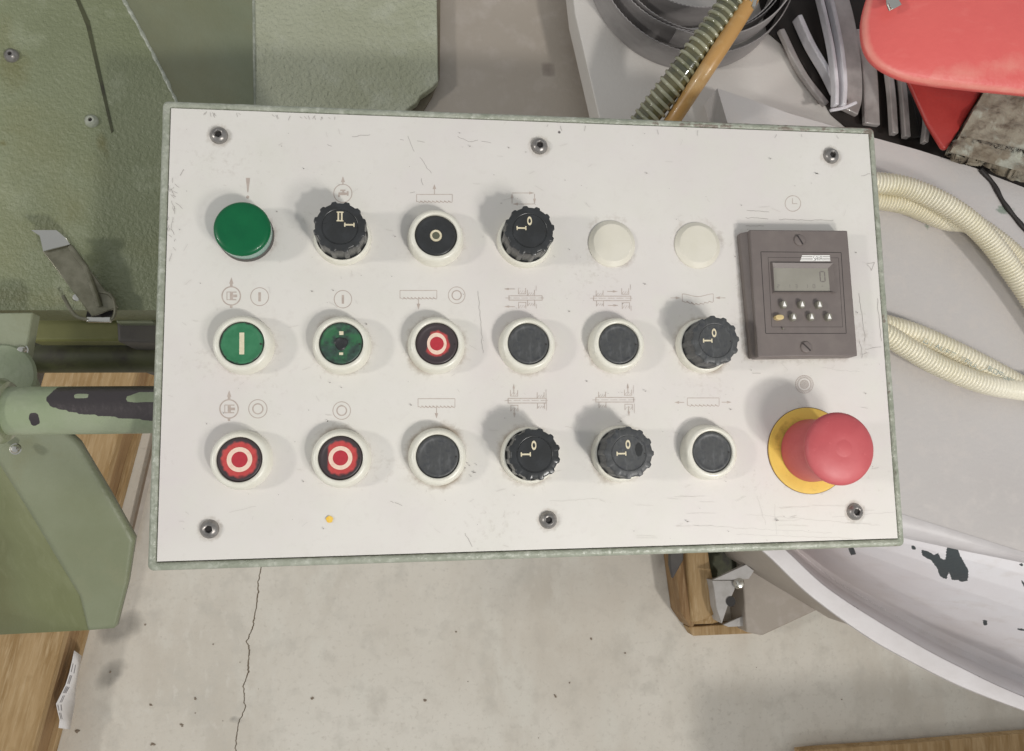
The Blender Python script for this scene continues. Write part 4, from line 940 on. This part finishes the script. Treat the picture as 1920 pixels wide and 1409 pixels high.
for r in range(FN + 1):
    t = r / FN; z = np.interp(t, [a for a, _ in prof], [b for _, b in prof])
    for i in range(NT):
        x = A2[i][0] + (B2[i][0] - A2[i][0]) * t; y = A2[i][1] + (B2[i][1] - A2[i][1]) * t
        vs.append(tuple(at(x, y, z))); ch.append(max(.5 * softpoly(x, y, P, 1.5) + .5 * softpoly(x, y, P, 4) for P in chips))
fs = [(r * NT + i, (r + 1) * NT + i, (r + 1) * NT + i + 1, r * NT + i + 1) for r in range(FN) for i in range(NT - 1)]
gpart('drip_tray', MB().add(vs, fs), M['tray'], attrs={'chip': ch}, sharp=60)
vs = []; ch = []
rows_ = [(0, -156), (0, -150.5), (.06, -149), (.5, -148.6), (.94, -149), (1, -151), (.98, -156), (.6, -158)]
for (t, z) in rows_:
    for i in range(NT):
        x = B2[i][0] + (O2[i][0] - B2[i][0]) * t; y = B2[i][1] + (O2[i][1] - B2[i][1]) * t; p = at(x, y, z)
        vs.append((p.x, p.y, z)); ch.append(.52 if t in (.06, .94, 1, 0) else .3)
fs = [(r * NT + i, (r + 1) * NT + i, (r + 1) * NT + i + 1, r * NT + i + 1) for r in range(len(rows_) - 1) for i in range(NT - 1)]
gpart('tray_rim', MB().add(vs, fs), M['rim'], attrs={'chip': ch}, sharp=35)
# machine foot plate and skid
mb = MB().prism(pxpoly([(1380, 900), (1760, 900), (1760, 1040), (1602, 1112), (1430, 1192), (1400, 1186), (1392, 1080)], FZ + 60), FZ, FZ + 60); gpart('base_plate', mb, M['taupe'], bevel=2, attrs={'rust': [.1] * len(mb.v)})
mb = MB().prism(pxpoly([(1500, 880), (2150, 880), (2150, 1260), (1940, 1290), (1660, 1120)], FZ + 480), FZ + 60, FZ + 480); gpart('shading_pedestal', mb, M['taupe'], bevel=2, attrs={'rust': [0] * len(mb.v)})  # unseen body under the table, enlarged to keep light off the floor
skz = FZ + 70
sk = thing('wooden_skid', 'wooden corner block holding a pale bracket below the right half of the panel', 'wood block', tuple(at(1340, 1150, FZ)))
skb = at(1340, 1150, FZ)
def sp_(name, mb, m, **kw): return build(name, rel(mb, skb), m, sk, **kw)
sp_('beam', MB().prism(pxpoly([(1284, 990), (1322, 990), (1332, 1060), (1350, 1148), (1318, 1168), (1302, 1172)], skz), FZ, [skz, skz, skz, skz, skz - 10, skz - 14]), M['wood'], bevel=3)
sp_('side_board', MB().prism(pxpoly([(1256, 990), (1286, 990), (1303, 1172), (1298, 1180), (1278, 1150)], skz - 16), FZ, skz - 16), M['wood2'], bevel=3)
sp_('cross_board', MB().prism(pxpoly([(1290, 1176), (1412, 1168), (1424, 1176), (1420, 1188), (1300, 1193)], FZ + 26), FZ, FZ + 26), M['wood'], bevel=1.5)
sp_('splintered_end', MB().prism(pxpoly([(1296, 1172), (1310, 1156), (1330, 1148), (1352, 1152), (1358, 1166), (1340, 1172)], FZ + 50), FZ + 20, [FZ + 48, FZ + 58, FZ + 52, FZ + 56, FZ + 44, FZ + 42]), M['wood'], bevel=2)
sp_('dark_block', MB().prism(pxpoly([(1256, 990), (1282, 990), (1282, 1050), (1262, 1086), (1256, 1060)], skz + 10), skz, skz + 10), M['darkgrey'], bevel=2)
br = thing('steel_bracket', 'pale bent steel bracket with a bolt beside the wooden corner block', 'bracket', tuple(at(1380, 1130, FZ + 60))); bb = at(1380, 1130, FZ + 60)
def bp_(name, mb, m, **kw): return build(name, rel(mb, bb), m, br, **kw)
z = FZ + 96
bp_('upper_plate', MB().prism(pxpoly([(1336, 1088), (1396, 1058), (1411, 1070), (1404, 1086), (1380, 1088)], z), z - 5, [z, z + 6, z + 6, z, z - 2]), M['galvwhite'], bevel=.6)
bp_('side_plate', MB().prism(pxpoly([(1336, 1089), (1380, 1089), (1378, 1106), (1366, 1134), (1354, 1170), (1344, 1140), (1340, 1108)], z - 4), z - 40, z - 5), M['galvwhite'], bevel=.6)
bp_('lower_plate', MB().prism(pxpoly([(1356, 1172), (1382, 1160), (1418, 1146), (1430, 1152), (1412, 1174), (1366, 1176)], FZ + 48), FZ + 42, FZ + 48), M['galvwhite'], bevel=.6)
bp_('bolt', MB().lathe([(0, 8), (5, 7), (8, 3), (9, 0)], 12, c=tuple(at(1385, 1094, z - 2))), M['chrome'])
bp_('bolt_hole', MB().lathe([(7.5, .8), (0, .7)], 20, c=tuple(at(1370, 1128, z - 4.6))), M['socket'])
bp_('back_plate', MB().prism(pxpoly([(1325, 1000), (1400, 1000), (1392, 1060), (1336, 1088), (1322, 1050)], FZ + 40), FZ + 2, FZ + 40), M['darkoil'])

# pallet plank at the lower edge; an unseen block is added to shade the floor
cr = thing('plank_and_shadow_block', 'pallet plank edge at the bottom right, with an unseen block added to shade the floor', 'pallet plank', (700, -640, FZ)); cb_ = Vector((700, -640, FZ))
z = FZ + 40
mb = MB().prism(pxpoly([(1500, 1409), (1560, 1404), (1700, 1395), (1920, 1376), (2200, 1355), (2200, 1480), (1500, 1500)], z), z - 20, z); build('plank', rel(mb, cb_), M['wood'], cr, bevel=1.2)
mb = MB().box((1126, -993, FZ + 280), (1000, 560, 560)); build('added_shadow_block', rel(mb, cb_), M['wood2'], cr, bevel=3)

# ------------------------------------------------------------------ hoses on the table
def hose(pts, z, r, period, label, smooth_from=1.1):
    P, L_ = smooth_path([at(x, y, zz) for (x, y, zz) in [(p[0], p[1], z + (p[2] if len(p) > 2 else 0)) for p in pts]], 2)
    n = int(L_ / period * 6); P, L_ = smooth_path([at(p[0], p[1], z + (p[2] if len(p) > 2 else 0)) for p in pts], n)
    rr = []
    for i in range(n):
        t = i / (n - 1); amp = .085 * (1 if t < smooth_from else max(.12, 1 - (t - smooth_from) * 5)); rr.append(r * (1 - amp + amp * math.cos(2 * PI * i / 6)))
    b = P[n // 2]; mb = MB().tube(P, rr, 20); o = build('conduit_hose', rel(mb, b), M['hose'], None, tuple(b), sharp=80)
    return tag(o, label, 'hose', 'cream corrugated hoses on the grey table'), P
hose([(1560, 362, -3), (1630, 372, -2), (1700, 384, 0), (1770, 412, 0), (1820, 420, 0), (1870, 452, 1), (1925, 500, 1), (1990, 560, 1)], ZT + 8, 7.2, 2.1, 'cream hose running underneath the upper hose and coming out above it')
hose([(1560, 335, 2), (1630, 342, 6), (1700, 352, 9), (1780, 388, 12), (1850, 446, 10), (1920, 540, 5), (1990, 650, 2)], ZT + 11, 7.4, 2.3, 'cream corrugated hose on top at the upper right, arching from panel edge')
_, H3 = hose([(1580, 590, 1), (1660, 610, 1), (1720, 628, 1), (1800, 664, 1), (1870, 700, 1), (1960, 750, 1)], ZT + 8, 7.3, 2.7, 'cream ribbed hose with faded blue print, lower right')
hose([(1580, 598, 7), (1650, 622, 8), (1700, 652, 7), (1760, 686, 5), (1840, 718, 3), (1920, 732, 2), (1990, 736, 2)], ZT + 9, 7.3, 2.5, 'cream ribbed hose turning smooth, lowest at the right', .62)
hz = [o for o in bpy.data.objects if o.get('label', '').startswith('cream ribbed hose with faded')][0]
hb = Vector(hz.location) / S - Vector((0, 0, Z0))
mb = MB(); glyph = {'A': [((0, 0), (.5, 1)), ((.5, 1), (1, 0)), ((.2, .4), (.8, .4))], 'U': [((0, 1), (0, 0)), ((0, 0), (1, 0)), ((1, 0), (1, 1))], 'F': [((0, 0), (0, 1)), ((0, 1), (1, 1)), ((0, .5), (.7, .5))], 'E': [((0, 0), (0, 1)), ((0, 1), (1, 1)), ((0, .5), (.7, .5)), ((0, 0), (1, 0))], 'X': [((0, 0), (1, 1)), ((0, 1), (1, 0))], 'R': [((0, 0), (0, 1)), ((0, 1), (1, 1)), ((1, 1), (1, .5)), ((1, .5), (0, .5)), ((.4, .5), (1, 0))], 'T': [((.5, 0), (.5, 1)), ((0, 1), (1, 1))], 'L': [((0, 1), (0, 0)), ((0, 0), (1, 0))], '/': [((0, 0), (1, 1))], 'B': [((0, 0), (0, 1)), ((0, 1), (1, .9)), ((1, .9), (.6, .5)), ((.6, .5), (1, .1)), ((1, .1), (0, 0)), ((0, .5), (.6, .5))], 'O': [((0, 0), (0, 1)), ((0, 1), (1, 1)), ((1, 1), (1, 0)), ((1, 0), (0, 0))], '9': [((0, .5), (0, 1)), ((0, 1), (1, 1)), ((1, 1), (1, 0)), ((0, .5), (1, .5))], '6': [((0, 0), (0, 1)), ((0, 0), (1, 0)), ((1, 0), (1, .5)), ((0, .5), (1, .5))], 'M': [((0, 0), (0, 1)), ((0, 1), (.5, .4)), ((.5, .4), (1, 1)), ((1, 1), (1, 0))], 'I': [((.5, 0), (.5, 1))]}
txt = [(1735, 638, 'OI'), (1757, 648, 'AUFE'), (1803, 671, 'TRUL/'), (1856, 690, 'BO96M')]
for (x, y, s_) in txt:
    for i, chh in enumerate(s_):
        for (a, b) in glyph[chh]:
            def gp(q): 
                u = i * 11 + q[0] * 8; v = q[1] * 8
                return at(x + u * .89 + v * .45 - 4, y + u * .46 - v * .85 + 4, ZT + 17.0)
            pa_, pb_ = gp(a), gp(b); t = (pb_ - pa_).normalized(); nn = Vector((-t.y, t.x, 0)) * .22
            mb.add([pa_ - nn, pb_ - nn, pb_ + nn, pa_ + nn], [(0, 1, 2, 3)])
build('faded_print', rel(mb, hb), M['hoseink'], hz)

# ------------------------------------------------------------------ ribbed hose with amber tube
rp = [at(1440, -110, -58), at(1376, 0, -64), at(1290, 120, -76), at(1205, 232, -98), at(1150, 310, -108)]
P, L_ = smooth_path(rp, 420); b = P[200]
rh = thing('ribbed_suction_hose', 'green tinted ribbed hose coming down to the top edge of the panel', 'hose', tuple(b))
build('hose_wall', rel(MB().tube(P, 8.0, 28), b), M['conduit'], rh)
n = 1500; hel = []
P2, L2_ = smooth_path(rp, n); turns = L2_ / 5.0
for i in range(n):
    t = (P2[min(i + 1, n - 1)] - P2[max(i - 1, 0)]).normalized(); x = t.cross(Vector((0, 0, 1))).normalized(); y = x.cross(t); a = 2 * PI * turns * i / n
    hel.append(P2[i] + (x * math.cos(a) + y * math.sin(a)) * 8.1)
build('spiral_rib', rel(MB().tube(hel, 1.3, 8), b), M['conduitrib'], rh, sharp=80)
ap = [at(1450, -90, -56), at(1402, 8, -60), at(1330, 122, -68), at(1262, 225, -92), at(1210, 310, -102)]
P, _ = smooth_path(ap, 60); b = P[30]
tag(build('amber_tube', rel(MB().tube(P, 5.2, 24), b), M['amber'], None, tuple(b), sharp=80), 'smooth amber tube running along the right side of the ribbed hose', 'tube')
cl = at(1392, 4, -60); cq = thing('hose_clamp', 'bright metal clamp holding the amber tube at the top edge', 'clamp', tuple(cl))
dirv = (Vector(ap[1]) - Vector(ap[0])).normalized(); 
mb = MB().tube([cl - dirv * 5 + Vector((2, 2, 0)), cl + dirv * 3 + Vector((2, 2, 0))], 6.6, 28); build('clamp_band', rel(mb, cl), M['chrome'], cq)
mb = MB().tube([cl + Vector((7, 1, 4)), cl + Vector((5, -6, 4))], 1.6, 12); build('clamp_screw', rel(mb, cl), M['chrome'], cq)

# ------------------------------------------------------------------ coiled saw blades
cc = at(1285, -45, ZS)
ring_specs = [(74, 0, 0, 24, 1.0, 0, .0), (67, -2, 6, 24, 5.0, 10, .10), (66, 2, 6, 22, 7.0, 10, .05), (57, -4, 12, 26, 7.0, 18, .12)]
coil = thing('coiled_saw_blade', 'coil of grey toothed saw blade standing on edge on the light shelf', 'saw blade', tuple(cc))
for (r, ox, oy, h_, zb, tz, tilt) in ring_specs:
    n = 240; pth = []
    for i in range(n + 1):
        a = 2 * PI * i / n; pth.append((ox + r * math.cos(a), oy + r * math.sin(a), zb + tilt * r * .4 * (1 + math.sin(a + 1)) * .5))
    build('blade_loop', MB().band(pth, (0, 0, 1), h_, .7, .7), M['blade'], coil, sharp=25)
n = 80; pth = []
for i in range(n + 1):
    a = -1.9 + 2.6 * i / n; pth.append((1 + 70 * math.cos(a), 2 + 70 * math.sin(a), 20 + 4 * i / n))
build('loose_end', MB().band(pth, (0, 0, 1), 18, .8), M['blade'], coil)
# dark sheet put in for the shaded gap, and wrapped bands
mb = MB().prism(pxpoly([(1420, -80), (1700, -80), (1900, 340), (1560, 260), (1478, 70), (1430, 20)], ZS + 1), ZS - 20, ZS + 1.5)
mb = MB().prism(pxpoly([(1400, -90), (2000, -90), (2000, 380), (1660, 300), (1560, 215), (1500, 110), (1440, 60)], ZS + 2), ZS + .5, ZS + 2)
tag(build('gap_shade_sheet', rel(mb, at(1600, 100, ZS)), M['void'], None, tuple(at(1600, 100, ZS))), 'dark sheet standing in for the shaded gap under the wrapped bands, left of the red guard', 'shade sheet')
def bands(name, lab, specs):
    b = at(specs[0][0][0][0], specs[0][0][0][1], ZS); t_ = thing(name, lab, 'steel bands', tuple(b), group='wrapped steel bands')
    for (pts, z0, h_, th_, m) in specs:
        P, _ = smooth_path([at(x, y, z0) for x, y in pts], 40)
        build('wrapped_band', rel(MB().band(P, (0.15, 0.1, 1), h_, th_), b), M[m], t_, sharp=60, bevel=.8)
bands('band_bundle', 'bundle of silvery wrapped bands hanging down between the blade coil and the red guard', [
    ([(1520, -40), (1538, 30), (1553, 100), (1560, 160), (1560, 204)], -121, 6, 3.2, 'wrap'), ([(1538, -40), (1556, 30), (1570, 100), (1576, 160), (1574, 204)], -121, 6, 3.4, 'wrap'),
    ([(1556, -40), (1578, 40), (1590, 120), (1592, 180), (1584, 212)], -128, 4, 17.0, 'wrapdull'), ([(1488, 40), (1512, 92), (1540, 140), (1560, 180)], -132, 8, 4.2, 'wrap'), ([(1460, 60), (1500, 140), (1545, 200)], -134, 4, 5, 'wrapdull'),
    ([(1606, 60), (1624, 130), (1630, 238)], -133, 4, 13.0, 'wrapdull'), ([(1555, 209), (1580, 204), (1604, 194)], -119, 2, 2.2, 'wrap')])
bands('band_bundle', 'pair of wrapped bands standing below the red guard, behind the table edge', [
    ([(1656, 100), (1666, 180), (1671, 256)], -129, 5, 5.0, 'wrapdull'), ([(1678, 100), (1688, 180), (1694, 262)], -129, 5, 5.0, 'wrapdull'), ([(1716, 170), (1732, 220), (1728, 272)], -130, 5, 4.0, 'wrapdull'), ([(1668, 100), (1690, 190), (1706, 262)], -134, 3, 16.0, 'darkblade')])

# ------------------------------------------------------------------ red guard, casting
rz_ = -60
rg = thing('red_guard', 'salmon red rounded machine guard in the upper right corner', 'guard', tuple(at(1780, 80, rz_ - 40))); rb_ = at(1780, 80, rz_ - 40)
ol = [(1720, -200), (1660, -90), (1628, -20), (1612, 25), (1607, 62), (1612, 98), (1628, 124), (1655, 143), (1690, 157), (1740, 166), (1800, 173), (1860, 179), (1920, 185), (2100, 205), (2260, 225)]
P = [(p.x, p.y) for p, in [(Vector((a, b, 0)),) for a, b in rs(ol, 90)]]
Lw = [at(x, y, rz_ - 8) for x, y in P]; cen = at(1900, 0, rz_)
vs = []; wn = []
prof = [(.01, -7), (0, -4.5), (.006, -2.4), (.02, -1.0), (.05, 0.6), (.12, 2.2), (.22, 4.6), (.36, 7.0), (.55, 9), (.8, 10), (1, 10.2)]
for (t, dz) in prof:
    for i, p in enumerate(Lw):
        c3 = Vector((cen.x, cen.y, rz_)); q = p.lerp(c3, t); vs.append((q.x, q.y, rz_ + dz))
        x, y = proj(vs[-1]); v = 1.0 if t in (.006, .02) else 0
        if x > 1740: v = max(v, .75 * math.exp(-((y - (148 - (x - 1740) * .16)) / 22) ** 2))
        wn.append(v * .9)
n = len(Lw)
fs = [(r * n + i, r * n + i + 1, (r + 1) * n + i + 1, (r + 1) * n + i)[::-1] for r in range(len(prof) - 1) for i in range(n - 1)]
build('guard_shell', rel(MB().add(vs, fs), rb_), M['red'], rg, attrs={'worn': wn}, sharp=50)
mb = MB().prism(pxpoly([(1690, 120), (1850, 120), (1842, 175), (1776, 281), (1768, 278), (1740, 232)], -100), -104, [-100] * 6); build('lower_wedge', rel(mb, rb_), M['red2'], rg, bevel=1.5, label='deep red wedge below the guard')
p = at(1676, 6, rz_ + 10); lt = build('clasp', rel(MB().box((p.x, p.y, p.z), (8, 7, 1.4), .5), rb_), M['chrome'], rg, bevel=.4)
mb = MB().tube([at(1662, -12, rz_ + 10), at(1664, 10, rz_ + 11), at(1668, 20, rz_ + 9)], .7, 8); build('clasp_wire', rel(mb, rb_), M['chrome'], rg)
p = at(1682, 0, rz_ + 2); build('clasp_recess', rel(MB().box((p.x - 3, p.y + 3, rz_ + 7.5), (9, 9, .8), .5), rb_), M['red2'], rg)
ro = [(1790, 262), (1838, 178), (1900, 150), (2100, 160), (2100, 400), (1990, 345), (1925, 318), (1890, 312), (1860, 300), (1826, 296), (1800, 284), (1775, 281)]
def rough_fn(u, v):
    xa = np.interp(v, [0, .22, 1], [1872, 1842, 1776]); ya = np.interp(v, [0, .22, 1], [110, 172, 287]); xb = 2120; yb = np.interp(v, [0, 1], [100, 384])
    x = xa + (xb - xa) * u; y = ya + (yb - ya) * u - (12 * math.sin(PI * u) if v > .99 else 0)
    z = -96 + 3.2 * mn.fractal(Vector((x * .03, y * .03, 0)), 1.0, 2.0, 5) - (6 if (u < .01 or v > .985) else 0)
    p = at(x, y, z); return tuple(p)
vs, fs = gridpoly(rough_fn, 80, 60)
cs = build('rough_casting', rel(MB().add(vs, fs), at(1850, 250, -110)), M['rough'], None, tuple(at(1850, 250, -110)), sharp=80)
cs.modifiers.new('solid', 'SOLIDIFY').thickness = .012
tag(cs, 'rough paint splattered grey casting below the red guard', 'casting')
